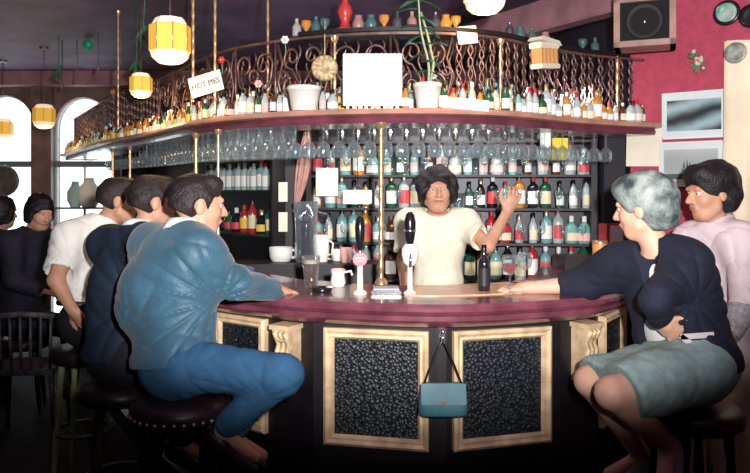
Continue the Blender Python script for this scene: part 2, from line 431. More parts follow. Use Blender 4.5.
def hair_mesh(root, J, m, kind, vox=.006):
    W, B = J['HW'], J['HB']; S = SDF(); r, f, u = B; sc = J.get('hs', 1.0)
    e = lambda c, rad, k=.02, op='+': S.ell(W(*c), np.array(rad)*sc, B, k, op)
    if kind == 'short':
        e((0, -.018, .038), (.080, .101, .090)); e((0, -.045, .0), (.073, .068, .07), .03); e((0, .045, .097), (.055, .045, .03), .03)
        for x in (-1, 1): S.cap(W(x*.074, .022, .04), W(x*.074, .02, -.008), .012, .008, .01)
        S.noise(.003, 95, [(1, .3, .6, 0), (.2, 1, -.6, 1), (-.7, .4, 1, 2)])
        e((0, .115, -.035), (.105, .085, .095), .01, '-')
        S.plane(W(0, -.06, -.036), -u*.9-f*.35)
        for x in (-1, 1): e((x*.085, -.004, -.012), (.024, .032, .04), .008, '-')
    elif kind == 'curly':
        e((0, -.02, .045), (.105, .115, .1)); e((0, -.05, -.02), (.1, .085, .09), .03)
        for x in (-1, 1): e((x*.085, .01, .01), (.032, .05, .07), .03)
        S.noise(.009, 70, [(1, .3, .6, 0), (.2, 1, -.6, 1), (-.7, .4, 1, 2)])
        e((0, .12, -.025), (.068, .09, .088), .01, '-')
        S.plane(W(0, -.06, -.085), -u)
    elif kind == 'bouffant':   # short waves, swept back
        e((0, -.025, .052), (.1, .118, .1)); e((0, -.065, -.02), (.09, .07, .085), .03); e((0, .05, .09), (.075, .05, .045), .03)
        S.noise(.006, 60, [(1, .3, .6, 0), (.2, 1, -.6, 1), (-.7, .4, 1, 2)])
        e((0, .115, -.035), (.095, .08, .092), .012, '-')
        S.plane(W(0, -.06, -.09), -u)
    elif kind == 'shaggy':
        e((0, -.02, .042), (.09, .11, .1)); e((0, -.06, -.03), (.086, .07, .09), .03)
        for x in (-1, 1): e((x*.075, .0, -.02), (.02, .045, .06), .03)
        S.noise(.005, 80, [(1, .3, .6, 0), (.2, 1, -.6, 1), (-.7, .4, 1, 2)])
        e((0, .118, -.03), (.09, .085, .09), .01, '-')
        S.plane(W(0, -.06, -.1), -u)
    o = S.mesh('hair', m, None, vox); place(o, root)
def cloth(root, name, S, m, vox=.008, label=None):
    o = S.mesh(name, m, None, vox); place(o, root)
    if label: o['label'] = label
    return o
def collar(root, J, m, rad=.068, h=.03, name='collar', z=0):
    mb = MB(); c = J['neck']+J['up']*(.0+z); r, f, up = J['r'], J['f'], J['up']
    pts = []; N = 22
    for i in range(N+1):
        a = math.radians(-65+230*0)+0; a = math.radians(-58)+(math.radians(296)*i/N)   # open at the front
        a += math.radians(90)-math.radians(0)
        pts.append((math.cos(a+math.radians(90)), math.sin(a+math.radians(90))))
    vs = []; fs = []
    for i in range(N+1):
        a = math.radians(90+32+296*i/N); cx, sy = math.cos(a), math.sin(a)
        for (rr, zz) in ((rad, h), (rad+.006, h), (rad+.022, -.012), (rad+.012, -.014), (rad-.004, 0)):
            vs.append(c+r*cx*rr+f*sy*rr*1.05+up*(zz-.02*max(0, sy)))
    for i in range(N):
        for j in range(5): fs.append((i*5+j, i*5+(j+1) % 5, (i+1)*5+(j+1) % 5, (i+1)*5+j))
    fs += [tuple(range(5))[::-1], tuple(range(N*5, N*5+5))]
    mb.add(vs, fs, 0, sm=True); o = mb.build(name, m, None); place(o, root); return o
# cloth materials
M_BLUE = mat('steel_blue_jacket', (.038, .115, .175), .55, var=.25, vs=5, sheen=.2, bump=.25, bs=45)
M_JEAN = mat('blue_denim', (.03, .12, .25), .8, var=.15, vs=14, bump=.3, bs=180)
M_NAVY = mat('navy_jacket', (.014, .028, .055), .7, var=.3, vs=8, bump=.2, bs=60)
M_NAVYW = mat('navy_wool', (.007, .010, .028), .85, var=.2, vs=8, bump=.25, bs=90)
M_WHITE = mat('white_cotton', (.82, .84, .82), .8, var=.05, vs=6, bump=.15, bs=60)
M_CREAM = mat('cream_cotton', (.86, .82, .66), .8, var=.04, vs=6, bump=.15, bs=60)
M_PINKW = mat('pinkish_white_blouse', (.8, .68, .74), .75, var=.07, vs=7, bump=.15, bs=60)
M_COAT = mat('near_black_coat', (.012, .013, .03), .8, var=.3, vs=12, bump=.2, bs=60)
M_BLACK = mat('dark_trousers', (.012, .012, .02), .8, var=.2)
M_SKIRT = mat('teal_grey_skirt', (.3, .44, .43), .85, var=.15, vs=30, bump=.3, bs=120)
M_SHOE = mat('black_shoe', (.02, .02, .025), .35)
M_PSHOE = mat('pale_teal_shoe', (.35, .5, .5), .45)
M_HDARK = mat('dark_brown_hair', (.018, .012, .012), .55, var=.4, vs=30, bump=.6, bs=120)
M_HBLK = mat('black_hair', (.01, .008, .012), .5, var=.4, vs=30, bump=.6, bs=120)
M_HGREY = mat('grey_hair', (.035, .06, .07), .6, vs=13, col2=(.42, .48, .45), bump=.6, bs=80)
M_GREYC = mat('grey_plaid_cuff', (.28, .28, .33), .8, vs=60, col2=(.5, .48, .5))
M_BELT = mat('black_belt', (.02, .02, .02), .4)

# ---- the barmaid
def seg(a, b, t): return a+(b-a)*t
J = dict(pelvis=P(438, 318, 4.0), chest=P(438, 243, 3.97), neck=P(437, 213, 3.96), head=P(437, 191, 3.93), headf=V3(.02, -1, -.04),
         shL=P(465, 223, 3.95), shR=P(409, 223, 3.97), elL=P(488, 246, 3.74), wrL=P(507, 212, 3.84), elR=P(403, 262, 3.9), wrR=P(405, 288, 3.72),
         hipL=P(450, 335, 4.0), hipR=P(426, 335, 4.0), knL=P(450, 408, 3.98), knR=P(426, 408, 3.98),
         anL=V3(.43, 4.0, .09), anR=V3(.26, 4.0, .09), footL=V3(.1, -1, -.02), footR=V3(-.1, -1, -.02),
         handL=(V3(.35, -.1, .8), V3(.3, -.9, .2), -1, .9), handR=(V3(.1, -.8, -.5), V3(0, .3, .9), -1, .5))
J['hs'] = .97
barmaid = person('barmaid in a cream short-sleeved top standing behind the bar with one arm raised', 'person', J, w=.86)
S = SDF(); torso_cloth(S, J, .014, .86)
for s_ in 'LR': sleeve(S, J, s_, .012, .6, w=.9, full=False, flare=.004)
S.folds(.008, 40); neck_cut(S, J, .07, .015)
S.plane(J['pelvis']-J['up']*.1, -J['up'])
for s_ in 'LR': S.cut_cap(seg(J['sh'+s_], J['el'+s_], .62)+nrm(J['el'+s_]-J['sh'+s_])*.07, J['wr'+s_], .07, .07, .003)
cloth(barmaid, 'top', S, M_CREAM)
S = SDF(); legs_cloth(S, J, .015, .95); cloth(barmaid, 'trousers', S, M_BLACK, .012)
for s_ in 'LR': shoe(J, s_, M_SHOE, barmaid)
hair_mesh(barmaid, J, M_HBLK, 'curly')

# ---- man in the steel-blue jacket
J = dict(pelvis=P(176, 362, 2.75), chest=P(172, 278, 2.86), neck=P(186, 231, 2.87), head=P(198, 206, 2.89), headf=V3(.9, .42, -.12), headu=V3(.12, .05, 1),
         shR=P(196, 254, 2.79), shL=P(154, 248, 3.0), elR=P(238, 283, 2.88), wrR=P(276, 291, 3.09), elL=V3(-.78, 3.22, 1.2), wrL=V3(-.56, 3.32, 1.15),
         hipR=P(190, 366, 2.66), hipL=P(176, 364, 2.86), knR=P(283, 375, 2.58), knL=P(272, 372, 2.82),
         anR=P(224, 428, 2.66), anL=P(232, 432, 2.86), footR=V3(.75, .1, -.55), footL=V3(.8, .1, -.45),
         handR=(V3(.6, .75, -.12), V3(0, -.1, 1), -1, .9), handL=(V3(.8, .4, -.1), V3(0, -.1, 1), 1, .6),
         back=(P(150, 300, 2.86), (.15, .13, .16)))
b = person('man in a steel-blue jacket and jeans on the studded stool, leaning on the bar', 'person', J)
S = SDF(); torso_cloth(S, J, .035, 1.02)
for s_ in 'LR': sleeve(S, J, s_, .02, .88, k=.1)
S.noise(.005, 22, FOLD); S.folds(.007, 36, ((.2, .3, 1, 0),)); S.star(P(218, 300, 2.78), amp=0.0149, cnt=15, rad=.26); S.star(P(128, 335, 2.75), amp=0.0112, cnt=13, rad=.2, ph=1); S.star(P(236, 285, 2.8), amp=0.0112, cnt=9, rad=.1, ph=2); neck_cut(S, J, .064, -.02, 0)
S.plane(J['pelvis']-J['up']*.03, -J['up']+V3(0, 0, 0))
cloth(b, 'jacket', S, M_BLUE, .006)
S = SDF(); legs_cloth(S, J, .008, .9, 1.0); S.folds(.004, 50, ((1, .2, .5, 0),)); S.star(P(262, 395, 2.6), amp=0.0087, cnt=13, rad=.14); S.star(P(185, 372, 2.6), amp=0.0087, cnt=13, rad=.15, ph=1); cloth(b, 'jeans', S, M_JEAN, .008)
for s_ in 'LR': shoe(J, s_, M_SHOE, b)
collar(b, J, M_WHITE, .066, .028, 'shirt_collar', .012)['label'] = 'pale shirt collar above the jacket'
hair_mesh(b, J, M_HDARK, 'short')

# ---- man in the dark navy jacket, between
J = dict(pelvis=P(120, 352, 3.2), chest=P(127, 276, 3.32), neck=P(142, 228, 3.34), head=P(153, 203, 3.36), headf=V3(.85, .5, -.1),
         shR=P(148, 250, 3.18), shL=P(108, 246, 3.46), elR=P(190, 290, 3.34), wrR=P(225, 290, 3.55), elL=V3(-1.1, 3.75, 1.2), wrL=V3(-.9, 3.85, 1.15),
         hipR=P(134, 358, 3.12), hipL=P(120, 356, 3.3), knR=P(208, 368, 3.08), knL=P(200, 362, 3.3),
         anR=P(180, 440, 3.12), anL=P(178, 436, 3.3), footR=V3(.8, .1, -.4), footL=V3(.8, .1, -.4),
         handR=(V3(.7, .6, -.1), V3(0, -.1, 1), -1, .6), handL=(V3(.8, .4, -.1), V3(0, -.1, 1), 1, .6),
         back=(P(116, 300, 3.28), (.15, .12, .16)))
b = person('man in a dark navy jacket seated between the white-shirted man and the blue-jacketed man', 'person', J)
S = SDF(); torso_cloth(S, J, .032, 1.02)
for s_ in 'LR': sleeve(S, J, s_, .026, .9)
S.noise(.004, 26, FOLD); S.folds(.007, 32, ((.3, .3, 1, 0),)); S.star(P(135, 300, 3.2), amp=0.0112, cnt=13, rad=.25); neck_cut(S, J, .064, -.02, 0); S.plane(J['pelvis']-J['up']*.06, -J['up'])
cloth(b, 'jacket', S, M_NAVY, .008)
S = SDF(); legs_cloth(S, J, .012, .9, 1.05); cloth(b, 'trousers', S, M_BLACK, .01)
for s_ in 'LR': shoe(J, s_, M_SHOE, b)
collar(b, J, M_WHITE, .066, .02, 'shirt_collar', .008)
hair_mesh(b, J, M_HDARK, 'short')

# ---- man in the white shirt
J = dict(pelvis=P(88, 320, 3.82), chest=P(88, 250, 3.92), neck=P(104, 219, 3.92), head=P(119, 201, 3.92), headf=V3(.93, .3, -.12), headu=V3(.15, 0, 1),
         shR=P(70, 238, 3.78), shL=P(108, 230, 4.1), elR=P(56, 280, 3.62), wrR=P(72, 309, 3.6), elL=V3(-1.32, 4.45, 1.2), wrL=V3(-1.12, 4.5, 1.15),
         hipR=P(98, 326, 3.74), hipL=P(90, 326, 3.93), knR=P(160, 340, 3.75), knL=P(158, 338, 3.95),
         anR=P(142, 410, 3.8), anL=P(140, 408, 3.95), footR=V3(.8, .1, -.4), footL=V3(.8, .1, -.4),
         handR=(V3(.55, .1, -.75), V3(-.3, -.9, -.2), 1, 1.1), handL=(V3(.8, .4, -.1), V3(0, -.1, 1), 1, .6),
         back=(P(74, 262, 3.87), (.15, .12, .15)))
b = person('man in a white short-sleeved shirt with his hand by his hip, seated at the bar', 'person', J)
S = SDF(); torso_cloth(S, J, .024, 1.0)
for s_ in 'LR': sleeve(S, J, s_, .02, .6, full=False, flare=.006)
S.noise(.003, 26, FOLD); S.folds(.005, 34, ((.3, .3, 1, 0),)); S.star(P(82, 262, 3.75), amp=0.0112, cnt=13, rad=.22); S.star(P(70, 292, 3.75), amp=0.0093, cnt=11, rad=.15, ph=1); neck_cut(S, J, .064, -.02, 0); S.plane(J['pelvis']+J['up']*.06, -J['up'])
for s_ in 'LR': S.cut_cap(seg(J['sh'+s_], J['el'+s_], .6)+nrm(J['el'+s_]-J['sh'+s_])*.07, J['wr'+s_], .07, .07, .003)
cloth(b, 'shirt', S, M_WHITE, .008)
S = SDF(); legs_cloth(S, J, .012, .9, 1.0); cloth(b, 'trousers', S, M_BLACK, .01)
mb = MB(); c = J['pelvis']+J['up']*.075; B = J['B']
mb.tube([c+.186*math.cos(a)*B[0]+.136*math.sin(a)*B[1] for a in np.linspace(0, 2*math.pi, 30)[:-1]], .016, 6, closed=True)
place(mb.build('belt', M_BELT), b)
for s_ in 'LR': shoe(J, s_, M_SHOE, b)
hair_mesh(b, J, M_HDARK, 'short')

# ---- far left drinkers
J = dict(pelvis=P(22, 318, 5.2), chest=P(26, 262, 5.26), neck=P(31, 231, 5.28), head=P(40, 213, 5.25), headf=V3(.7, -.55, -.3), headu=V3(.15, -.1, 1),
         shR=P(10, 244, 5.1), shL=P(46, 242, 5.42), elR=P(14, 280, 4.98), wrR=P(42, 292, 5.0), elL=P(60, 276, 5.4), wrL=P(70, 292, 5.2),
         hipR=P(20, 322, 5.12), hipL=P(30, 322, 5.3), knR=P(72, 326, 5.12), knL=P(74, 326, 5.3),
         anR=P(68, 385, 5.1), anL=P(70, 385, 5.3), footR=V3(.8, -.2, -.2), footL=V3(.8, .1, -.2),
         handR=(V3(.9, .2, -.2), V3(0, -.1, 1), -1, .8), handL=(V3(.9, -.2, -.2), V3(0, -.1, 1), 1, .8))
b = person('dark-haired person in a dark coat sitting hunched by the arched windows', 'person', J)
S = SDF(); torso_cloth(S, J, .035, 1.0)
for s_ in 'LR': sleeve(S, J, s_, .026, .9)
S.noise(.006, 26, FOLD); neck_cut(S, J, .062, -.02, 0); S.plane(J['pelvis']-J['up']*.08, -J['up'])
cloth(b, 'coat', S, M_COAT, .009)
S = SDF(); legs_cloth(S, J, .012, .9, 1.0); cloth(b, 'trousers', S, M_BLACK, .012)
for s_ in 'LR': shoe(J, s_, M_SHOE, b)
hair_mesh(b, J, M_HBLK, 'shaggy')
J = dict(pelvis=P(-16, 312, 5.7), chest=P(-12, 258, 5.72), neck=P(-4, 232, 5.72), head=P(3, 213, 5.7), headf=V3(.5, .85, -.1),
         shR=P(8, 246, 5.55), shL=P(-28, 244, 5.8), elR=P(20, 280, 5.6), wrR=P(30, 290, 5.85), elL=P(-30, 280, 5.9), wrL=P(-20, 290, 6.1),
         hipR=P(-10, 318, 5.65), hipL=P(-22, 318, 5.75), knR=P(5, 325, 6.1), knL=P(-20, 325, 6.15),
         anR=P(5, 372, 6.1), anL=P(-20, 372, 6.15), footR=V3(.3, .9, -.2), footL=V3(.3, .9, -.2),
         handR=(V3(.2, .9, -.2), V3(0, 0, 1), -1, .8), handL=(V3(.2, .9, -.2), V3(0, 0, 1), 1, .8))
b = person('person with black shaggy hair at the extreme left edge, seen from behind', 'person', J, face=False, vox=.007)
S = SDF(); torso_cloth(S, J, .03, 1.0)
for s_ in 'LR': sleeve(S, J, s_, .024, .9)
S.plane(J['pelvis']-J['up']*.08, -J['up']); cloth(b, 'jumper', S, M_BLACK, .01)
S = SDF(); legs_cloth(S, J, .012, .9, 1.0); cloth(b, 'trousers', S, M_BLACK, .012)
hair_mesh(b, J, M_HBLK, 'shaggy', .007)

# ---- grey-haired woman
J = dict(pelvis=P(690, 365, 2.75), chest=P(671, 290, 2.86), neck=P(655, 244, 2.88), head=P(643, 209, 2.88), headf=V3(-.78, .58, -.16), headu=V3(-.1, 0, 1),
         shR=P(619, 266, 3.02), shL=P(685, 266, 2.77), elR=P(585, 284, 3.1), wrR=P(528, 288, 3.17), elL=P(668, 318, 2.44), wrL=P(660, 322, 2.6),
         hipR=P(684, 372, 2.84), hipL=P(692, 374, 2.64), knR=P(590, 381, 2.74), knL=P(612, 393, 2.5),
         anR=P(640, 452, 2.86), anL=P(668, 444, 2.62), footR=V3(-.8, 0, -.35), footL=V3(-.25, -.3, -.85),
         handR=(V3(-1, .12, -.05), V3(0, -.1, 1), 1, .55), handL=(V3(.75, .05, -.65), V3(-.3, -.85, -.2), -1, .7),
         back=(P(684, 318, 2.84), (.14, .12, .16)))
J['elL'] = P(656, 300, 2.57); J['wrL'] = P(660, 320, 2.66)
g = person('grey-haired woman in a navy jacket and teal-grey skirt on a stool, reaching along the bar', 'person', J, skin=SKIN_P)
S = SDF(); torso_cloth(S, J, .034, 1.0, belly=.03)
sleeve(S, J, 'R', .03, .3); sleeve(S, J, 'L', .015, .8, k=.11)
S.noise(.004, 24, FOLD); S.folds(.006, 30, ((.3, .3, 1, 0),)); S.star(P(690, 300, 2.7), amp=0.0124, cnt=13, rad=.22); S.star(P(604, 285, 3.05), amp=0.0087, cnt=9, rad=.12, ph=1); neck_cut(S, J, .068, .0, .4)
c = J['chest']; f = J['f']; up = J['up']
S.cut_cap(J['neck']+f*.10-J['r']*.02, J['chest']+f*.17-up*.0-J['r']*.04, .055, .045, .008); S.cut_cap(J['chest']+f*.17-up*.0-J['r']*.04, .5*(J['pelvis']+J['chest'])+f*.19-J['r']*.05, .045, .03, .008)
S.plane(J['pelvis']-J['up']*.0-V3(0, 0, .01), -V3(-.15, 0, 1))
cloth(g, 'jacket', S, M_NAVYW, .007)
S = SDF(); B = J['B']
S.ell(J['chest'], (.168, .128, .17), B); S.ell(.5*(J['pelvis']+J['chest']), (.15, .13, .16), B, .05); neck_cut(S, J, .062, -.02, 0); cloth(g, 'blouse', S, M_WHITE, .008)
S = SDF(); pel = J['pelvis']
S.ell(pel+V3(0, 0, .0), (.19, .15, .135), J['B'], .03)
for s_ in 'LR': S.cap(J['hip'+s_], seg(J['hip'+s_], J['kn'+s_], .93), .112, .086, .08)
S.cap(seg(J['hipL'], J['knL'], .5), seg(J['hipR'], J['knR'], .5), .09, .09, .08)
S.cap(seg(J['hipL'], J['knL'], .85), seg(J['hipR'], J['knR'], .9), .07, .07, .06)
S.folds(.008, 36, ((1, .2, .5, 0), (.7, .4, -.8, 2)))
kd = nrm(J['knR']-J['hipR']); S.plane(seg(J['hipR'], J['knR'], .97), kd+V3(0, .0, -.35)); cloth(g, 'skirt', S, M_SKIRT, .008)
shoe(J, 'L', M_PSHOE, g); shoe(J, 'R', M_PSHOE, g)
hair_mesh(g, J, M_HGREY, 'bouffant')
GJ = J

# ---- dark-haired woman in the pinkish blouse
J = dict(pelvis=P(722, 360, 3.5), chest=P(718, 270, 3.5), neck=P(717, 222, 3.47), head=P(710, 194, 3.43), headf=V3(-.96, -.2, -.12), headu=V3(-.08, 0, 1),
         shL=P(741, 242, 3.34), shR=P(692, 240, 3.6), elL=P(746, 302, 3.2), wrL=P(728, 338, 3.12), elR=P(675, 300, 3.62), wrR=P(655, 330, 3.45),
         hipL=P(736, 380, 3.42), hipR=P(716, 380, 3.6), knL=V3(1.64, 3.4, .5), knR=V3(1.55, 3.58, .5),
         anL=V3(1.68, 3.46, .09), anR=V3(1.58, 3.64, .09), footL=V3(-.9, -.3, -.02), footR=V3(-.9, -.1, -.02),
         handL=(V3(-.5, -.1, -.8), V3(.6, -.7, -.2), -1, .8), handR=(V3(-.5, -.1, -.8), V3(.2, .8, -.2), 1, .8))
J['hs'] = 1.06
h = person('dark-haired woman in a pinkish-white blouse standing behind the grey-haired woman, in profile', 'person', J)
S = SDF(); torso_cloth(S, J, .026, 1.0)
for s_ in 'LR': sleeve(S, J, s_, .022, .35)
S.noise(.004, 22, FOLD); S.folds(.006, 36, ((.3, .3, 1, 0),)); S.star(P(728, 275, 3.3), amp=0.0136, cnt=13, rad=.2); S.star(P(700, 225, 3.4), amp=0.0074, cnt=11, rad=.12, ph=1); neck_cut(S, J, .062, -.02, 0); S.plane(J['pelvis']+J['up']*.02, -J['up'])
cloth(h, 'blouse', S, M_PINKW, .007)
S = SDF(); e = seg(J['elL'], J['wrL'], .3); S.cap(e, seg(J['elL'], J['wrL'], .95), .06, .045); S.cut_cap(seg(J['elL'], J['wrL'], 1.1), seg(J['elL'], J['wrL'], 1.4), .05, .05, .003)
cloth(h, 'sleeve_cuff', S, M_GREYC, .007, 'grey patterned lower sleeve')
S = SDF(); legs_cloth(S, J, .02, .95); S.folds(.006, 40, ((1, .3, .1, 0),)); cloth(h, 'trousers', S, mat('cream_trouser_cloth', (.7, .6, .45), .85, var=.06, vs=8, bump=.2, bs=80), .010)
for s_ in 'LR': shoe(J, s_, M_SHOE, h)
collar(h, J, M_PINKW, .064, .03, 'collar', .008)
hair_mesh(h, J, M_HBLK, 'bouffant')
# ------------------------------------------------------------------ room
M_CEIL = mat('plum_ceiling', (.15, .08, .16), .7, var=.35, vs=3, bump=.2, bs=12)
M_RED = mat('red_wallpaper', (.42, .05, .1), .75, var=.12, vs=25, bump=.15, bs=60)
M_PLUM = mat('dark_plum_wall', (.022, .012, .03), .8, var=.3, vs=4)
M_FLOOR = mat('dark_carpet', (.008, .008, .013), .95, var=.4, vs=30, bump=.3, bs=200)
M_WOOD = mat('dark_stained_wood', (.007, .005, .008), .5, var=.4, vs=12)
M_MAHOG = mat('mahogany', (.17, .045, .07), .3, var=.3, vs=9, coat=.5)
M_BEAM = mat('plum_beam', (.28, .14, .17), .6, var=.2, vs=6)
M_PANELW = mat('brown_panelling', (.13, .08, .08), .5, var=.3, vs=7)
M_WFR = mat('white_window_paint', (.75, .78, .78), .5)
M_GREYW = mat('grey_window_bar', (.12, .14, .17), .5)
M_GILT = mat('gilt', (.7, .48, .22), .42, .35, var=.25, vs=30)
M_GILTP = mat('worn_gilt_frame', (.78, .58, .36), .5, .15, var=.25, vs=14)
M_IRON = mat('bronzed_iron', (.2, .12, .11), .38, .6, var=.4, vs=15)
M_BRASS = mat('brass', (.75, .52, .3), .3, .75, var=.15, vs=20)
M_MATT = mat('matt_black', (.005, .005, .007), .9)
M_BLK = mat('black_gloss', (.01, .01, .014), .25)
M_CHROME = mat('chrome', (.8, .82, .85), .15, .95)
M_PAPER = mat('white_card', (.85, .86, .83), .7)
M_PAPERC = mat('cream_paper', (.85, .8, .66), .7, var=.05, vs=8)
WL = np.array([1.67, 4.2]); WD = nrm([.25, -.2])      # right wall: point and direction
def wallpt(t, z, off=0): return V3(WL[0]+WD[0]*t+WD[1]*off, WL[1]+WD[1]*t-WD[0]*off, z)   # off>0: out into the room
def structure(o): o['kind'] = 'structure'; return o
CH = 2.9
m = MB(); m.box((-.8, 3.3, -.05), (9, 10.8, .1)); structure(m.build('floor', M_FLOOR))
m = MB(); m.box((-.8, 3.3, CH+.05), (9, 10.8, .1)); structure(m.build('ceiling', M_CEIL))
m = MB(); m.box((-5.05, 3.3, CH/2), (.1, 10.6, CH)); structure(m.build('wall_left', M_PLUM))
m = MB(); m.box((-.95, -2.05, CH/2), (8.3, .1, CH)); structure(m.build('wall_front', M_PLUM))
# right wall (angled) then back along +X
a0 = wallpt(-.2, 0); a1 = wallpt(1.9, 0)
def wall_seg(name, p, q, th, z0, z1, m_):
    d = nrm([q[0]-p[0], q[1]-p[1]]); n = np.array([-d[1], d[0]])
    mb = MB(); poly = [(p[0], p[1]), (q[0], q[1]), (q[0]+n[0]*th, q[1]+n[1]*th), (p[0]+n[0]*th, p[1]+n[1]*th)]
    mb.prism(poly, (0, 0, z0), (1, 0, 0), (0, 1, 0), (0, 0, 1), z1-z0)
    return structure(mb.build(name, m_))
wall_seg('wall_right', a0, a1, .1, 0, CH, M_RED)
wall_seg('wall_side', (a1[0], a1[1]), (a1[0]+.05, -2), .1, 0, CH, M_RED)
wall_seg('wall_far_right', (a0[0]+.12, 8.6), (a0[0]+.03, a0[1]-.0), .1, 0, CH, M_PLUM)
# far wall with arched windows
FY = 8.5
def wx(px): return (px-375)/F*FY
def wz(py): return CZ-(py-HY)/F*FY
def arch(cx, hw, z0, ztop, n=14):
    zs = ztop-hw*1.1; pts = [(cx-hw, z0), (cx+hw, z0)]
    for i in range(n+1):
        a = math.pi*i/n; pts.append((cx+hw*math.cos(a), zs+hw*1.1*math.sin(a)))
    return pts
WINS = [(wx(4), .345, .95, wz(95)), (wx(83), .33, .95, wz(97)), (wx(4)-1.0, .33, .95, wz(95))]
cu = bpy.data.curves.new('w', 'CURVE'); cu.dimensions = '2D'; cu.fill_mode = 'BOTH'; cu.extrude = .08
def spl(pts):
    s = cu.splines.new('POLY'); s.points.add(len(pts)-1)
    for p, q in zip(s.points, pts): p.co = (q[0], q[1], 0, 1)
    s.use_cyclic_u = True
spl([(-5.1, 0), (1.6, 0), (1.6, CH), (-5.1, CH)])
for w in WINS: spl(arch(*w))
to = bpy.data.objects.new('w', cu); COL.objects.link(to)
me = bpy.data.meshes.new_from_object(to.evaluated_get(bpy.context.evaluated_depsgraph_get())); bpy.data.objects.remove(to)
me.transform(Matrix.Translation((0, FY+.08, 0)) @ Matrix.Rotation(math.pi/2, 4, 'X')); me.name = 'wall_back'
structure(link('wall_back', me, M_PANELW))
M_PANE = thin_glass('window_glass', (.97, 1, 1), .05)
M_TEAL = mat('teal_net_curtain', (.4, .6, .6), .8, var=.2, vs=5)
for k, w in enumerate(WINS):
    o = empty('window_%d' % (k+1), (w[0], FY, w[2])); structure(o)
    pts = arch(*w); m = MB()
    path = [(x-w[0], .06, z-w[2]) for x, z in pts]
    m.tube(path, .022, 4, closed=True); mid = wz(164)-w[2]
    m.build('window_frame', M_WFR, o)
    m = MB(); m.box((0, .05, mid), (w[1]*2, .06, .07)); m.build('transom', M_GREYW, o)
    m = MB(); m.box((0, .06, mid/2), (.03, .03, mid)); m.build('glazing_bar', M_WFR, o)
    m = MB(); m.prism([(x-w[0], z-w[2]) for x, z in pts], (0, .075, 0), (1, 0, 0), (0, 0, 1), (0, 1, 0), .006); m.build('pane', M_PANE, o)
    m = MB(); m.box((0, -.03, -.02), (w[1]*2+.12, .14, .04)); m.build('window_sill', M_WFR, o)
m = MB(); m.box(((wx(33)+wx(55))/2, FY-.04, CH/2), (wx(54)-wx(34), .08, CH)); structure(m.build('trim_1', M_PANELW))
m = MB(); m.box((-1.7, FY-.12, 2.82), (6.6, .24, .16)); structure(m.build('trim_2', M_BEAM))
# beam at the right running to the wall corner
def bar3(name, p, q, w, h, m_, parent=None):
    p = np.array(p); q = np.array(q); d = q-p; L = np.linalg.norm(d); mb = MB()
    M = Matrix.Translation(Vector((p+q)/2)) @ Matrix.Rotation(math.atan2(d[1], d[0]), 4, 'Z')
    mb.box((0, 0, 0), (L, w, h), M=M, bev=.008); return mb.build(name, m_, parent)
structure(bar3('trim_4', (.42, 6.0, 2.69), (1.45, 4.24, 2.69), .12, .20, M_BEAM))
# curtain (cream, flaring) on the right wall
M_CURT = mat('cream_curtain', (.82, .72, .55), .85, var=.08, vs=5, bump=.2, bs=90)
m = MB(); vs = []; fs = []; NU = 60; NV = 14
tl = (lambda px, z: min(np.linspace(-.2, 2, 900), key=lambda t: abs((lambda w: w[0]/w[1]*F+375)(wallpt(t, z))-px)))
tt, tb = tl(727, 2), tl(712, .5)
for j in range(NV+1):
    v = j/NV; z = CZ+(HY-43)/F*3.97*(1-v)+(.04-CZ)*v
    ta = tt+(tb-tt)*min(1, max(0, (v-.25)/.5)); 
    for i in range(NU+1):
        t = ta+(1.75-ta)*i/NU
        vs.append(wallpt(t, z, .07+.022*math.sin(i*.95)+.008*math.sin(i*2.3+v*3)))
for j in range(NV):
    for i in range(NU): a = j*(NU+1)+i; fs.append((a, a+1, a+NU+2, a+NU+1))
n0 = len(vs); vs += [v+V3(WD[1]*-.006, WD[0]*.006, 0) for v in vs]; fs += [tuple(i+n0 for i in f)[::-1] for f in fs]
m.add(vs, fs, sm=True); o = m.build('curtain', M_CURT); tag(o, 'cream floor-length curtain at the right edge beside the red wall', 'curtain')
# ------------------------------------------------------------------ counter
FV = [(-3.2, 7.6), (-2.0, 5.4), (-1.3, 4.2), (-.76, 3.42), (-.44, 3.18), (-.26, 3.07), (.27, 2.955), (.78, 3.10), (.98, 3.24), (1.22, 3.6), (1.40, 4.15)]
FC = Plan(FV, False); FS = Plan(FV, True)
counter = empty('bar_counter', (0, 0, 0), 0, 'long curved bar counter with mahogany top and gilt-framed panels', 'bar counter')
m = MB(); m.add(*FC.sweep([(0, .0), (0, 1.04), (.42, 1.04), (.42, .0)], step=.04)); m.build('bar_front', M_WOOD, counter)
m = MB(); m.add(*FS.sweep([(-.085, 1.055), (-.095, 1.07), (-.095, 1.085), (-.085, 1.10), (.0, 1.104), (.44, 1.104), (.44, 1.05), (-.06, 1.045)], step=.03), sm=False)
m.build('countertop', M_MAHOG, counter)
m = MB(); m.add(*FS.sweep([(-.06, 1.02), (-.07, 1.03), (-.07, 1.05), (.02, 1.05), (.02, .995), (-.03, 1.0)], step=.03)); m.build('moulding', M_MAHOG, counter)
m = MB(); m.add(*FC.sweep([(-.03, 0), (-.03, .12), (.02, .14), (.02, 0)], step=.04)); m.build('plinth', M_WOOD, counter)
m = MB(); m.add(*FS.sweep([(.1, 1.104), (.1, 1.109), (.43, 1.109), (.43, 1.104)], s0=FS.s_at_px(412, .3), s1=FS.s_at_px(545, .3), step=.03))
M_BWOOD = mat('pale_bar_inlay', (.75, .42, .26), .35, var=.15, vs=9, coat=.3)
m.build('worktop_inlay', M_BWOOD, counter)
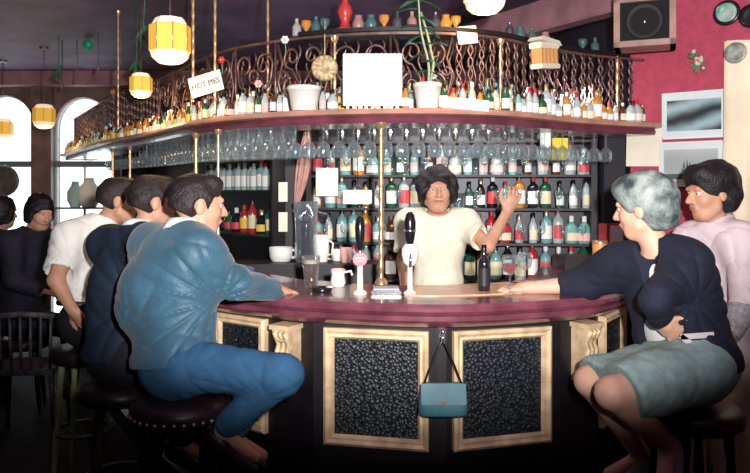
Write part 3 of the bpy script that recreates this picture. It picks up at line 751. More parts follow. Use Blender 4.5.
# embossed panel material
M_EMB = mat('embossed_black_panel', (.02, .028, .035), .45)
nt = M_EMB.node_tree; b_ = nt.nodes['Principled BSDF']; tc = nt.nodes.new('ShaderNodeTexCoord')
vo = nt.nodes.new('ShaderNodeTexVoronoi'); vo.inputs['Scale'].default_value = 75; nt.links.new(tc.outputs['Object'], vo.inputs['Vector'])
bp = nt.nodes.new('ShaderNodeBump'); bp.inputs['Distance'].default_value = .02; bp.inputs['Strength'].default_value = .35
nt.links.new(vo.outputs['Distance'], bp.inputs['Height']); nt.links.new(bp.outputs['Normal'], b_.inputs['Normal'])
cr = nt.nodes.new('ShaderNodeValToRGB'); cr.color_ramp.elements[0].color = (.035, .05, .06, 1); cr.color_ramp.elements[1].color = (.006, .008, .013, 1)
cr.color_ramp.elements[0].position = .1; cr.color_ramp.elements[1].position = .55
nt.links.new(vo.outputs['Distance'], cr.inputs['Fac']); nt.links.new(cr.outputs['Color'], b_.inputs['Base Color'])
def panel(c, d, w, h, zc):
    d = nrm(d); n = V3(d[1], -d[0], 0); X = V3(d[0], d[1], 0); Z = V3(0, 0, 1); c = V3(c[0], c[1], zc)
    m = MB(); fw = .045
    prof = [(0, .0), (0, .024), (.012, .034), (.024, .024), (.034, .026), (fw, .01), (fw, 0)]   # (inward, proud)
    cs = [(-1, -1), (1, -1), (1, 1), (-1, 1)]; vs = []; fs = []
    for sx, sz in cs:
        for i_, p_ in prof: vs.append(c+X*sx*(w/2-i_)+Z*sz*(h/2-i_)+n*p_)
    k = len(prof)
    for i in range(4):
        for j in range(k): fs.append((i*k+j, ((i+1) % 4)*k+j, ((i+1) % 4)*k+(j+1) % k, i*k+(j+1) % k))
    m.add(vs, fs); fr = m.build('panel_frame', M_GILTP, counter)
    m = MB(); iw, ih = w-2*fw, h-2*fw
    M = Matrix(((X[0], -n[0], 0, c[0]), (X[1], -n[1], 0, c[1]), (0, 0, 1, c[2]), (0, 0, 0, 1)))
    m.box((0, -.004, 0), (iw+.01, .014, ih+.01), M=M)
    rr = random.Random(int(w*1000))                              # raised leaf sprays over the panel
    for a in range(int(iw/.045)):
        for b2 in range(int(ih/.045)):
            x = -iw/2+.025+a*.045+(.02 if b2 % 2 else 0); z = -ih/2+.025+b2*.045
            if abs(x) > iw/2-.012: continue
            an = rr.uniform(0, 3.14)
            m.sphere((0, 0, 0), (.014, .0035, .005), M=M @ Matrix.Translation((x, -.011, z)) @ Matrix.Rotation(an, 4, 'Y'), n=6, m=4)
    m.build('panel_inset', M_EMB, counter)
def on_seg(i, w, h=.50, zc=.735):
    a = np.array(FV[i]); b = np.array(FV[i+1]); panel((a+b)/2, b-a, w, h, zc)
on_seg(5, .44, .485); on_seg(6, .44, .485); on_seg(3, .33); on_seg(8, .36)
a = np.array(FV[2]); b = np.array(FV[3])
on_seg(2, .6)
for i in (4, 7):
    a = np.array(FV[i]); b = np.array(FV[i+1]); c = (a+b)/2; d = nrm(b-a); n = V3(d[1], -d[0], 0); X = V3(d[0], d[1], 0); m = MB()
    C = V3(c[0], c[1], 0); Z = V3(0, 0, 1)
    prof = [(0, .98), (.085, .98), (.09, .955), (.075, .93), (.06, .90), (.075, .87), (.07, .84), (.045, .81), (.055, .785), (.05, .76), (.02, .735), (0, .73)]
    m.prism(prof, C-X*.042, n, Z, X, .084)
    m.prism([(0, .985), (.1, .985), (.1, .965), (0, .965)], C-X*.052, n, Z, X, .104)
    for sx in (-1, 0, 1):                       # carved leaf ridges
        m.tube([C+X*sx*.026+n*(p+.004)+Z*z for p, z in prof[2:10]], [.011, .013, .012, .010, .013, .012, .009, .006], 6)
    for z_, p_ in ((.935, .085), (.86, .08), (.785, .06)):
        pts = [C+n*p_+X*.012*k/8*3*math.cos(k*.8)+Z*(z_+.012*k/8*2*math.sin(k*.8)) for k in range(9)]; m.tube(pts, .006, 5)
    m.build('corbel', M_GILTP, counter)
# centre post hook with handbag
hk = P(441, 333, 2.93); M_TBAG = mat('teal_leather', (.07, .2, .25), .55, var=.15, vs=12, coat=.2)
m = MB(); m.tube([V3(.27, 2.957, .985), V3(.268, 2.90, .985), V3(.268, 2.885, .97), V3(.268, 2.885, .955), V3(.268, 2.895, .945)], .006, 6); m.sphere(V3(.268, 2.885, .99), .012)
m.box((.27, 2.95, .98), (.025, .012, .06)); o = m.build('bag_hook', M_CHROME, counter)
bag = empty('handbag', (.268, 2.885, .66), 0, 'teal-blue leather handbag hanging by its strap from a hook between the bar panels', 'handbag')
m = MB(); vs = []; fs = []
for j, (w_, d_, z_) in enumerate([(.085, .028, .0), (.098, .040, .012), (.097, .043, .05), (.09, .034, .10), (.082, .018, .128)]):
    for i in range(20):
        a = 2*math.pi*i/20; ca, sa = math.cos(a), math.sin(a); e_ = .35
        vs.append((w_*math.copysign(abs(ca)**e_, ca), d_*math.copysign(abs(sa)**.8, sa), z_-.0))
for j in range(4):
    for i in range(20): fs.append((j*20+i, j*20+(i+1) % 20, (j+1)*20+(i+1) % 20, (j+1)*20+i))
fs += [tuple(range(20))[::-1], tuple(range(80, 100))]
m.add(vs, fs, sm=True); m.build('bag_body', M_TBAG, bag)
m = MB(); vs = [(x*.088, -.02-.026*t, .13-.075*t) for t in (0, .5, 1) for x in (-1, -.5, 0, .5, 1)]
vs = [(v[0], v[1]-(.0), v[2]) for v in vs]; fs = [(j*5+i, j*5+i+1, (j+1)*5+i+1, (j+1)*5+i) for j in range(2) for i in range(4)]
n0 = 15; vs += [(x, y-.005, z) for x, y, z in vs]; fs += [tuple(i+n0 for i in f)[::-1] for f in fs]; m.add(vs, fs); m.build('flap', M_TBAG, bag)
m = MB(); m.box((0, -.052, .06), (.022, .006, .012)); m.build('clasp', M_BRASS, bag)
m = MB(); top = V3(0, .005, .29)
m.tube([V3(-.078, -.005, .115), V3(-.05, 0, .19), V3(-.008, .003, .284), top+V3(0, 0, .004), V3(.008, .003, .284), V3(.045, 0, .2), V3(.078, -.005, .115)], .004, 6)
m.build('strap', M_BLK, bag)
# ------------------------------------------------------------------ canopy
CV = [(-3.3, 7.75), (-2.2, 5.85), (-1.5, 4.85), (-.98, 4.02), (-.6, 3.66), (-.17, 3.46), (.28, 3.42), (.65, 3.54), (.98, 3.82), (1.28, 4.02), (1.605, 4.16)]
CC = Plan(CV, True)
canopy = empty('bar_canopy', (0, 0, 0), 0, 'curved shelf canopy of dark wood and scrolled ironwork above the bar', 'canopy')
m = MB(); m.add(*CC.sweep([(-.04, 1.905), (-.045, 1.915), (-.035, 1.93), (.3, 1.93), (.3, 1.90), (0, 1.90)], step=.05)); m.build('shelf_board', mat('rosy_shelf_wood', (.5, .26, .2), .4, var=.2, vs=9, coat=.3), canopy)
m = MB(); m.add(*CC.sweep([(.015, 1.865), (.005, 1.88), (.015, 1.899), (.29, 1.899), (.29, 1.865)], step=.05)); m.build('fascia', M_MAHOG, canopy)
m = MB(); m.add(*CC.sweep([(.08, 2.315), (.08, 2.335), (.29, 2.335), (.29, 2.315)], s0=CC.s_at_px(290), s1=CC.s_at_px(640), step=.05)); m.build('top_shelf', M_WOOD, canopy)
m = MB(); m.add(*CC.sweep([(.092, 2.30), (.092, 2.312), (.108, 2.312), (.108, 2.30)], step=.05)); m.build('top_rail', M_IRON, canopy)
def spiral(cx, cz, r0, turns, a0, sgn, n=22, shrink=.78):
    return [(cx+r0*(1-shrink*k/n)*math.cos(a0+sgn*2*math.pi*turns*k/n), cz+r0*(1-shrink*k/n)*math.sin(a0+sgn*2*math.pi*turns*k/n)) for k in range(n+1)]
def scrolls(kind):
    out = []
    if kind == 'lyre':
        for s_ in (-1, 1):
            top = spiral(s_*.055, .275, .062, 1.35, math.pi/2 if s_ > 0 else math.pi/2, -s_ if False else (1 if s_ < 0 else -1)*-1)
            top = spiral(s_*.062, .285, .06, 1.3, -math.pi/2, s_)
            out.append([(s_*.008, .10), (s_*.02, .16)]+top)
            out.append(spiral(s_*.07, .13, .055, 1.3, math.pi/2, -s_))
            out.append(spiral(s_*.125, .2, .03, 1.1, math.pi, s_))
            out.append([(s_*.16, .0), (s_*.13, .08), (s_*.155, .17), (s_*.125, .26), (s_*.158, .36)])
        out.append([(0, 0), (0, .1)])
    elif kind == 'heart':
        for s_ in (-1, 1):
            out.append([(0, .03), (s_*.06, .10), (s_*.125, .18)]+spiral(s_*.075, .265, .065, 1.2, 0 if s_ > 0 else math.pi, s_))
            out.append(spiral(s_*.12, .07, .045, 1.3, math.pi/2, -s_))
            out.append([(s_*.16, 0), (s_*.16, .37)])
        out.append(spiral(0, .21, .035, 1, 0, 1, shrink=.1))
    else:   # wavy upright bars
        for k in range(5):
            x = -.14+.07*k
            out.append([(x+.016*math.sin(t*1.25+k*.9), .37*t/16) for t in range(17)])
            out.append([(x-.016*math.sin(t*1.25+k*.9), .37*t/16) for t in range(17)])
    return out
q = .12; kn = 0; iron = []
while q < CC.L-.1:
    w = CC.at(q); px = w[0]/w[1]*F+375
    kind = ('wavy' if px > 490 or px < 150 else ('lyre' if kn % 2 else 'heart'))
    if px > 40:
        m = MB()
        for path in scrolls(kind):
            th = .0055 if kind == 'wavy' else .0068
            m.tube([CC.at(q+x, .10, 1.93+z) for x, z in path], th, 5)
        for k in range(5 if kind == 'wavy' else 2): pass
        m.build('iron_scroll_panel', M_IRON, canopy)
    q += .335; kn += 1
# rear grille
m = MB(); q = .3
while q < CC.L-.05:
    m.tube([CC.at(q+.02*math.sin(t*1.1), .28, 1.93+.385*t/14) for t in range(15)], .006, 5); q += (.05 if q > CC.s_at_px(430) else .085)
m.build('rear_grille', M_IRON, canopy)
# brass posts
def post(px, off, z0, z1, r=.011, tw=True, nm='post', c=CC):
    s_ = c.s_at_px(px, off); b = c.at(s_, off, 0); m = MB()
    n = max(6, int((z1-z0)/.02)); pts = [b+V3(0, 0, z0+(z1-z0)*k/n) for k in range(n+1)]
    m.tube(pts, [r*(1+.22*math.sin(k*1.9)) for k in range(n+1)] if tw else r, 7)
    m.lathe([(r*2.4, 0), (r*2.2, .012), (r*1.2, .03)], 10, b+V3(0, 0, z0)); m.lathe([(r*1.2, -.03), (r*2.2, -.012), (r*2.4, 0)], 10, b+V3(0, 0, z1))
    return m.build(nm, M_BRASS, canopy)
post(381, .03, 1.105, 1.868, .013)
post(196, .02, 1.105, 1.868); post(218, .0, 1.105, 1.868, .009); post(113, .03, 1.105, 1.868); post(130, .03, 1.105, 1.868, .009)
post(193, .03, 1.93, CH); post(215, .03, 1.93, CH, .009); post(118, .03, 1.93, CH, .008); post(268, .26, 1.93, CH, .008)
post(617, .1, 1.93, 2.35, .01); post(334, .1, 1.93, 2.3, .009); post(500, .1, 1.93, 2.3, .009)
# strip lights under the canopy, lighting the barmaid's side
for a_, b_ in ((330, 420), (440, 560)):
    s0, s1 = CC.s_at_px(a_), CC.s_at_px(b_)
    m = MB(); m.tube([CC.at(s_, .335, 1.892) for s_ in np.linspace(s0, s1, 8)], .013, 8)
    o = m.build('strip_light', mat('lit_tube', (1, .95, .88), .5, emit=(1, .86, .75), es=6), canopy); o['label'] = 'glowing fluorescent tube under the shelf'
# ------------------------------------------------------------------ back bar
ORD = ['first', 'second', 'third', 'fourth', 'fifth', 'sixth', 'seventh', 'eighth', 'ninth', 'tenth', 'eleventh', 'twelfth', 'thirteenth', 'fourteenth', 'fifteenth', 'sixteenth', 'seventeenth', 'eighteenth', 'nineteenth', 'twentieth']
TENS = ['', '', 'twenty', 'thirty', 'forty', 'fifty', 'sixty', 'seventy', 'eighty', 'ninety']
def ordinal(k):
    if k <= 20: return ORD[k-1]
    if k % 10 == 0: return (TENS[k//10][:-1]+'ieth') if k < 100 else 'hundredth'
    return TENS[k//10]+'-'+ORD[k % 10-1]
def number_row(objs, fmt):
    """objs: list of (object, look); labels them from the left as the photo shows them"""
    objs = [(o, l) for o, l in objs]; objs.sort(key=lambda t: t[0].location.x/t[0].location.y)
    looks = {}
    for o, l in objs: looks.setdefault(l, []).append(o)
    for l, os_ in looks.items():
        for k, o in enumerate(os_):
            o['label'] = fmt.format(look=l, n=('only one' if len(os_) == 1 else ordinal(k+1)+' from left'))
BB = Plan([(-.42, 4.95), (1.40, 4.76)], False)
LB = Plan([(-2.35, 7.5), (-.44, 4.80)], False)
back_unit = empty('back_bar', (0, 0, 0), 0, 'tall dark wooden back-bar shelving behind the barmaid, packed with bottles', 'shelving')
left_unit = empty('side_shelving', (0, 0, 0), 0, 'dark wooden shelving running away on the left behind the seated men', 'shelving')
def unit(pl, root, zs, zt, depth=.26):
    m = MB(); m.add(*pl.sweep([(.0, 0), (.0, zt), (.04, zt), (.04, 0)])); m.build('back_panel', M_WOOD, root)
    for z in zs:
        m = MB(); m.add(*pl.sweep([(-depth, z-.014), (-depth, z), (0, z), (0, z-.014)])); m.build('shelf', M_WOOD, root)
    m = MB(); m.add(*pl.sweep([(-depth-.12, 0), (-depth-.12, zs[0]-.03), (0, zs[0]-.03), (0, 0)])); m.build('lower_cabinet', M_WOOD, root)
    for q in (0.02, pl.L-.02):
        a = pl.at(q, -depth/2, zt/2); d = pl.tan(q); mb = MB()
        mb.box((0, 0, 0), (.035, depth, zt), M=Matrix.Translation(Vector(a)) @ Matrix.Rotation(math.atan2(d[1], d[0]), 4, 'Z')); mb.build('upright', M_WOOD, root)
SZ = [.98, 1.215, 1.435, 1.645, 1.86]
unit(BB, back_unit, SZ, 2.2); unit(LB, left_unit, [1.0, 1.25, 1.55, 1.85], 2.15)
m = MB(); m.add(*BB.sweep([(-.004, 1.0), (-.004, 2.15), (-.001, 2.15), (-.001, 1.0)], s0=.05, s1=BB.L-.05)); m.build('mirror_back', mat('mirror_glass', (.035, .035, .045), .4, .5), back_unit)
# central dark post and far-right dark upright
m = MB(); m.box((0, 0, 1.1), (.09, .09, 2.2), bev=.008); o = m.build('upright_post', M_WOOD, back_unit); o.location = tuple(P(289, 190, 4.75))[:2]+(0,)
m = MB(); m.box((0, 0, 1.0), (.13, .12, 2.0), bev=.008); o = m.build('upright_post', mat('dark_slate_wood', (.014, .014, .024), .6), back_unit); o.location = tuple(P(612, 190, 4.5))[:2]+(0,)
# ---- bottles
PROFS = {
 'wine': [(.034, 0), (.037, .005), (.037, .17), (.033, .19), (.016, .215), (.0135, .225), (.0135, .27), (.0155, .272), (.0155, .283)],
 'spirit': [(.037, 0), (.041, .006), (.041, .15), (.037, .172), (.016, .192), (.0145, .2), (.0145, .235), (.016, .236), (.016, .242)],
 'squat': [(.042, 0), (.047, .008), (.05, .05), (.045, .11), (.025, .14), (.015, .15), (.0145, .18), (.017, .181), (.017, .19)],
 'beer': [(.028, 0), (.031, .005), (.031, .11), (.027, .135), (.014, .165), (.0125, .175), (.0125, .205), (.014, .206), (.014, .21)]}
GL = {'green': mat('green_bottle_glass', (.02, .1, .05), .12, coat=.6), 'brown': mat('brown_bottle_glass', (.10, .035, .012), .12, coat=.6),
      'clear': mat('clear_spirit_glass', (.42, .5, .52), .08, coat=.8), 'amber': mat('amber_spirit_glass', (.55, .24, .05), .1, coat=.7),
      'dark': mat('near_black_glass', (.012, .014, .02), .1, coat=.6), 'red': mat('red_liqueur_glass', (.45, .03, .04), .12, coat=.6), 'teal': mat('pale_teal_glass', (.2, .42, .42), .1, coat=.7)}
LM = {'white': mat('white_label', (.86, .87, .84), .6), 'cream': mat('cream_label', (.82, .72, .5), .6), 'red': mat('red_label', (.6, .06, .08), .5), 'pink': mat('pink_label', (.85, .5, .48), .6), 'black': mat('black_label', (.02, .02, .025), .5), 'yellow': mat('yellow_label', (.85, .6, .1), .6)}
CM = {'black': M_BLK, 'gold': M_BRASS, 'red': mat('red_cap', (.5, .03, .04), .4), 'white': LM['white']}
PROTO = {}
def bottle_proto(shape, g, lb, cp):
    key = (shape, g, lb, cp)
    if key in PROTO:
        return copy_tree(PROTO[key])
    pr = PROFS[shape]; n = len(pr); m = MB(); m.lathe(pr[:n-2], 12); o = m.build('bottle', GL[g])
    r = pr[2][0]; h = pr[2][1]
    z0, z1 = (h*.22, h*.86) if shape != 'squat' else (.02, .075)
    rr = r+.0012 if shape != 'squat' else .0515
    m = MB(); vs = []; fs = []
    for i in range(11):
        a = math.radians(-90-68+136*i/10); vs += [(rr*math.cos(a), rr*math.sin(a), z0), (rr*math.cos(a), rr*math.sin(a), z1)]
    for i in range(10): fs.append((2*i, 2*i+2, 2*i+3, 2*i+1))
    n0 = len(vs); vs += [(x*.985, y*.985, z) for x, y, z in vs]; fs += [tuple(q+n0 for q in f)[::-1] for f in fs]
    m.add(vs, fs, 0, sm=True); m.build('paper_label', LM[lb], o)
    m = MB(); m.lathe([(pr[-2][0]+.001, pr[-2][1]-.03), (pr[-1][0]+.001, pr[-1][1]-.03), (pr[-1][0]+.001, pr[-1][1]), (pr[-1][0]-.003, pr[-1][1]+.003)], 8); m.build('cap', CM[cp], o)
    PROTO[key] = o
    return o
ADJ = {'clear': 'clear', 'green': 'green', 'brown': 'brown', 'amber': 'amber', 'dark': 'near-black', 'red': 'red', 'teal': 'pale teal'}
SHN = {'wine': 'wine bottle', 'spirit': 'spirit bottle', 'squat': 'squat round bottle', 'beer': 'small bottle'}
def bottle_row(pl, off, z, s0, s1, step, shapes, gs, lbs, rowname, group, skip=None, sc=(.92, 1.05)):
    q = s0; row = []
    while q < s1:
        sh = R.choice(shapes); g = R.choice(gs); lb = R.choice(lbs); cp = R.choice(['black', 'gold', 'red', 'white', 'black'])
        p = pl.at(q, off+R.uniform(-.012, .012), z); px = p[0]/p[1]*F+375
        q += step*R.uniform(.92, 1.12)
        if skip and skip(px): continue
        o = bottle_proto(sh, g, lb, cp); o.location = tuple(p); k = R.uniform(*sc); o.scale = (k, k, k)
        t = pl.tan(q); o.rotation_euler = (0, 0, R.uniform(-.5, .5))
        o['category'] = 'bottle'; o['group'] = group
        row.append((o, '%s %s, %s label' % (ADJ[g], SHN[sh], lb)))
    number_row(row, '{look}, {n} '+rowname)
body_hide = lambda px: 417 < px < 460
G_ = ['clear', 'clear', 'clear', 'amber', 'green', 'brown', 'dark', 'teal', 'teal', 'red']
L_ = ['white', 'white', 'white', 'white', 'cream', 'pink', 'red']
bottle_row(BB, -.17, SZ[0], .06, BB.L-.04, .080, ['spirit', 'spirit', 'wine'], G_, ['white', 'white', 'white', 'cream', 'red'], 'on lowest back-bar shelf', 'bottles on the lowest back-bar shelf', body_hide, (.86, .95))
bottle_row(BB, -.17, SZ[1], .06, BB.L-.04, .080, ['spirit', 'squat', 'beer'], G_, ['white', 'pink', 'white', 'red', 'cream'], 'on second back-bar shelf', 'bottles on the second back-bar shelf', body_hide, (.84, .95))
bottle_row(BB, -.17, SZ[2], .06, BB.L-.04, .080, ['beer', 'spirit'], ['clear', 'teal', 'green', 'amber', 'dark'], L_, 'on third back-bar shelf', 'bottles on the third back-bar shelf', body_hide, (.8, .9))
bottle_row(BB, -.17, SZ[3], .06, BB.L-.04, .088, ['beer', 'squat', 'spirit'], G_, L_, 'on fourth back-bar shelf', 'bottles on the fourth back-bar shelf', None, (.8, .92))
bottle_row(LB, -.16, 1.55, 2.0, LB.L-.03, .082, ['spirit'], ['clear', 'teal'], ['white'], 'on bright left shelf', 'bottles on the left shelving', None, (.75, .85))
bottle_row(LB, -.16, 1.85, .4, LB.L-.05, .11, ['beer', 'squat', 'spirit'], ['dark', 'green', 'teal', 'clear'], ['white', 'cream', 'black'], 'on top left-hand shelf', 'bottles on the left shelving', None, (.8, .95))
bottle_row(LB, -.16, 1.25, 1.9, LB.L-.05, .13, ['spirit', 'squat', 'wine'], ['amber', 'dark', 'green', 'red'], ['cream', 'red', 'yellow'], 'on lower left-hand shelf', 'bottles on the left shelving', lambda px: px < 226, (.8, .9))
# ---- miniatures on the canopy shelf
MG = ['clear', 'clear', 'amber', 'green', 'brown', 'teal', 'clear']
hide_top = lambda px: px < 60 or px > 652 or 343 < px < 403 or 287 < px < 321 or 412 < px < 442
sL = CC.s_at_px(60, .06)
bottle_row(CC, .035, 1.93, sL, CC.s_at_px(195, .055), .056, ['beer', 'squat'], ['amber', 'amber', 'clear', 'green', 'brown'], ['yellow', 'cream', 'white'], 'on left canopy shelf', 'miniature bottles on the canopy shelf', hide_top, (.48, .62))
bottle_row(CC, .035, 1.93, CC.s_at_px(196, .055), CC.s_at_px(440, .055), .05, ['beer', 'spirit', 'squat'], MG, ['white', 'white', 'cream', 'pink'], 'on middle canopy shelf', 'miniature bottles on the canopy shelf', hide_top, (.42, .6))
bottle_row(CC, .035, 1.93, CC.s_at_px(442, .055), CC.s_at_px(642, .055), .048, ['beer', 'spirit', 'squat'], MG, ['white', 'white', 'cream'], 'on right canopy shelf', 'miniature bottles on the canopy shelf', hide_top, (.5, .72))
bottle_row(CC, .2, 1.93, CC.s_at_px(100, .15), CC.s_at_px(620, .15), .075, ['beer', 'spirit'], MG, ['white', 'cream', 'yellow'], 'in canopy back rank', 'back rank of bottles on the canopy shelf', lambda px: px > 600 or 343 < px < 403, (.7, .85))
# ---- hanging glasses
GLASS = thin_glass('drinking_glass', (.93, .97, .98), .2)
def wine_glass_mesh():
    m = MB(); o = [(.032, 0), (.031, .002), (.006, .006), (.0042, .02), (.004, .07), (.008, .078), (.026, .092), (.034, .115), (.033, .14), (.029, .158)]
    i = [(.0275, .158), (.0315, .14), (.0325, .115), (.024, .094), (.004, .081)]
    m.lathe(o+i, 12, caps=True); return m
gproto = wine_glass_mesh().build('wine_glass', GLASS)
def hang_row(off, s0, s1, step, rowname, group, skip=None):
    global gproto; q = s0; row = []
    while q < s1:
        p = CC.at(q, off, 1.866); px = p[0]/p[1]*F+375; q += step
        if skip and skip(px): continue
        if gproto is not None: o = gproto; o2 = gproto; globals()['gp_src'] = gproto; gproto = None
        else: o = copy_tree(gp_src)
        o.location = tuple(p); o.rotation_euler = (math.pi, 0, R.uniform(0, 6)); o['category'] = 'glass'; o['group'] = group
        row.append((o, 'stemmed glass hanging upside down'))
    number_row(row, '{look}, {n} '+rowname)
hang_row(.07, CC.s_at_px(100), CC.s_at_px(625), .082, 'in the front row under the canopy', 'stemmed glasses in the front row under the canopy')
hang_row(.17, CC.s_at_px(190), CC.s_at_px(600), .094, 'in the back row under the canopy', 'stemmed glasses in the back row under the canopy')
# ---- tumblers standing between bottles on the third shelf and tankards on the left
def tumbler():
    m = MB(); m.lathe([(.028, 0), (.036, .095), (.034, .095), (.026, .006)], 12); return m.build('tumbler', GLASS)
tp = tumbler(); first = True; row = []
for z, off, s0, s1, st in ((SZ[2], -.09, .1, BB.L-.1, .11), (SZ[3], -.09, .1, BB.L-.1, .11)):
    q = s0
    while q < s1:
        o = tp if first else copy_tree(tp); first = False; o.location = tuple(BB.at(q, off, z)); o['category'] = 'glass'; o['group'] = 'tumblers behind the bottles on the shelves'
        row.append((o, 'clear tumbler')); q += st
n_ = len(row)//2
number_row(row[:n_], '{look} behind the bottles, {n} on the third shelf'); number_row(row[n_:], '{look} behind the bottles, {n} on the fourth shelf')
row = []
for z, s0 in ((SZ[2], .1), (SZ[3], .14), (SZ[1], .12)):
    q = s0
    while q < BB.L-.06:
        p = BB.at(q, -.232, z); px = p[0]/p[1]*F+375; q += .125
        if body_hide(px) and z < 1.6: continue
        o = copy_tree(gp_src); o.location = tuple(p); k = .72; o.scale = (k, k, k); o.rotation_euler = (0, 0, 0); o['category'] = 'glass'; o['group'] = 'small stemmed glasses along the shelf fronts'
        row.append((o, 'small upright stemmed glass', z))
for z, nm in ((SZ[1], 'second'), (SZ[2], 'third'), (SZ[3], 'fourth')): number_row([(o, l) for o, l, zz_ in row if zz_ == z], '{look}, {n} at the front of the '+nm+' shelf')
def tankard():
    m = MB(); m.lathe([(.036, 0), (.04, .01), (.034, .05), (.04, .1), (.037, .1), (.031, .05), (.035, .01)], 12)
    m.tube([V3(.036, 0, .085), V3(.066, 0, .08), V3(.07, 0, .045), V3(.036, 0, .025)], .005, 5); return m.build('tankard', GLASS)
tk = tankard(); first = True; row = []
q = CC.s_at_px(150, .24)
while q < CC.s_at_px(300, .24):
    for dz in (0,):
        o = tk if first else copy_tree(tk); first = False; o.location = tuple(CC.at(q, .25, 1.768)); o.rotation_euler = (0, 0, R.uniform(0, 6)); o['category'] = 'tankard'; o['group'] = 'glass tankards hanging under the canopy'
        row.append((o, 'handled glass tankard hung under the canopy'))
    q += .1
number_row(row, '{look}, {n} above the seated men')
m = MB(); q0, q1 = CC.s_at_px(145, .25), CC.s_at_px(305, .25)
m.tube([CC.at(q_, .25, 1.874) for q_ in np.linspace(q0, q1, 30)], .008, 5)
m.build('hanging_rail', M_IRON, canopy)
# ---- optics: inverted bottles on the upper back-bar
row = []; q = .12
kindsO = [('clear', 'white'), ('amber', 'cream'), ('green', 'white'), ('clear', 'pink'), ('brown', 'white'), ('teal', 'white')]
while q < BB.L-.08:
    g, lb = R.choice(kindsO); p = BB.at(q, -.17, 0)
    if 1.1 < q < 1.1: continue
    t = empty('optic_dispenser', (p[0], p[1], 1.86), 0, None, 'spirit optic', 'upside-down spirit bottles on optics')
    sc = .82; b = bottle_proto('spirit', g, lb, 'black'); 
    for ch in list(b.children):
        pass
    # inverted bottle: parts of the optic
    def flip(o_, nm):
        c = o_.copy(); c.data = o_.data; COL.objects.link(c); c.name = nm; c.parent = t
        for key in ('label', 'category', 'group'):
            if key in c: del c[key]
        c.rotation_euler = (math.pi, 0, math.pi); c.scale = (sc,)*3; c.location = (0, 0, .29); return c
    src = PROTO[('spirit', g, lb, 'black')]
    flip(src, 'inverted_bottle'); 
    for ch in src.children: 
        if ch.name.startswith('paper'): flip(ch, 'paper_label')
    if b is not src:
        for ch in list(b.children): bpy.data.objects.remove(ch)
        bpy.data.objects.remove(b)
    m = MB(); m.lathe([(.006, .0), (.012, .012), (.018, .03), (.018, .075), (.014, .092)], 8); m.build('measure', M_CHROME, t)
    row.append((t, '%s bottle inverted in an optic' % ADJ[g])); q += .105
# protos that were never placed themselves must not stay at the origin
number_row(row, '{look}, {n} on the back-bar top shelf')
for key, o in list(PROTO.items()):
    if 'category' not in o:
        for ch in list(o.children): bpy.data.objects.remove(ch)
        bpy.data.objects.remove(o); del PROTO[key]
# ------------------------------------------------------------------ things on and above the canopy
def yaw_to(c, d): return math.atan2(d[1], d[0])
def card(name, px0, px1, py0, py1, Y, m_, label, cat, rz=0, tilt=0, th=.006):
    c = P((px0+px1)/2, (py0+py1)/2, Y); w = (px1-px0)/F*Y; h = (py1-py0)/F*Y
    o = empty(name, c, rz, label, cat); mb = MB(); mb.box((0, 0, 0), (w, th, h), M=Matrix.Rotation(tilt, 4, 'Y'), bev=.0015); mb.build('card', m_, o); return o, w, h
# large white notice standing on the shelf
p = CC.at(CC.s_at_px(373), -.0); Yc = p[1]-.018
o, w, h = card('notice_board', 343, 402, 55, 107, Yc, mat('bright_white_card', (.93, .94, .9), .6), 'large blank-looking white notice standing on the middle of the canopy shelf', 'sign')
m = MB()
for k in range(9): m.box((-w*.42+k*w*.105, -.005, -h/2-.007), (.012, .008, .012))
m.build('foot', M_BRASS, o)
o.location.z = 1.93+h/2+.014
# tilted HOT PIES card hanging on the ironwork
q = CC.s_at_px(206, -.075); c = CC.at(q, -.075); t = CC.tan(q)
o = empty('hanging_sign', (c[0], c[1], P(205, 84, c[1])[2]), math.atan2(t[1], t[0])+.55, 'small tilted white card reading HOT PIES hanging on the left ironwork', 'sign')
M = Matrix.Rotation(math.radians(-14), 4, 'Y'); m = MB(); m.box((0, 0, 0), (.185, .005, .105), M=M, bev=.001); m.build('card', M_PAPER, o)
text_mesh('lettering', 'HOT PIES', .039, mat('grey_ink', (.1, .1, .12), .7), o, M @ Matrix.Translation((0, -.0035, 0)) @ Matrix.Rotation(math.pi/2, 4, 'X'))
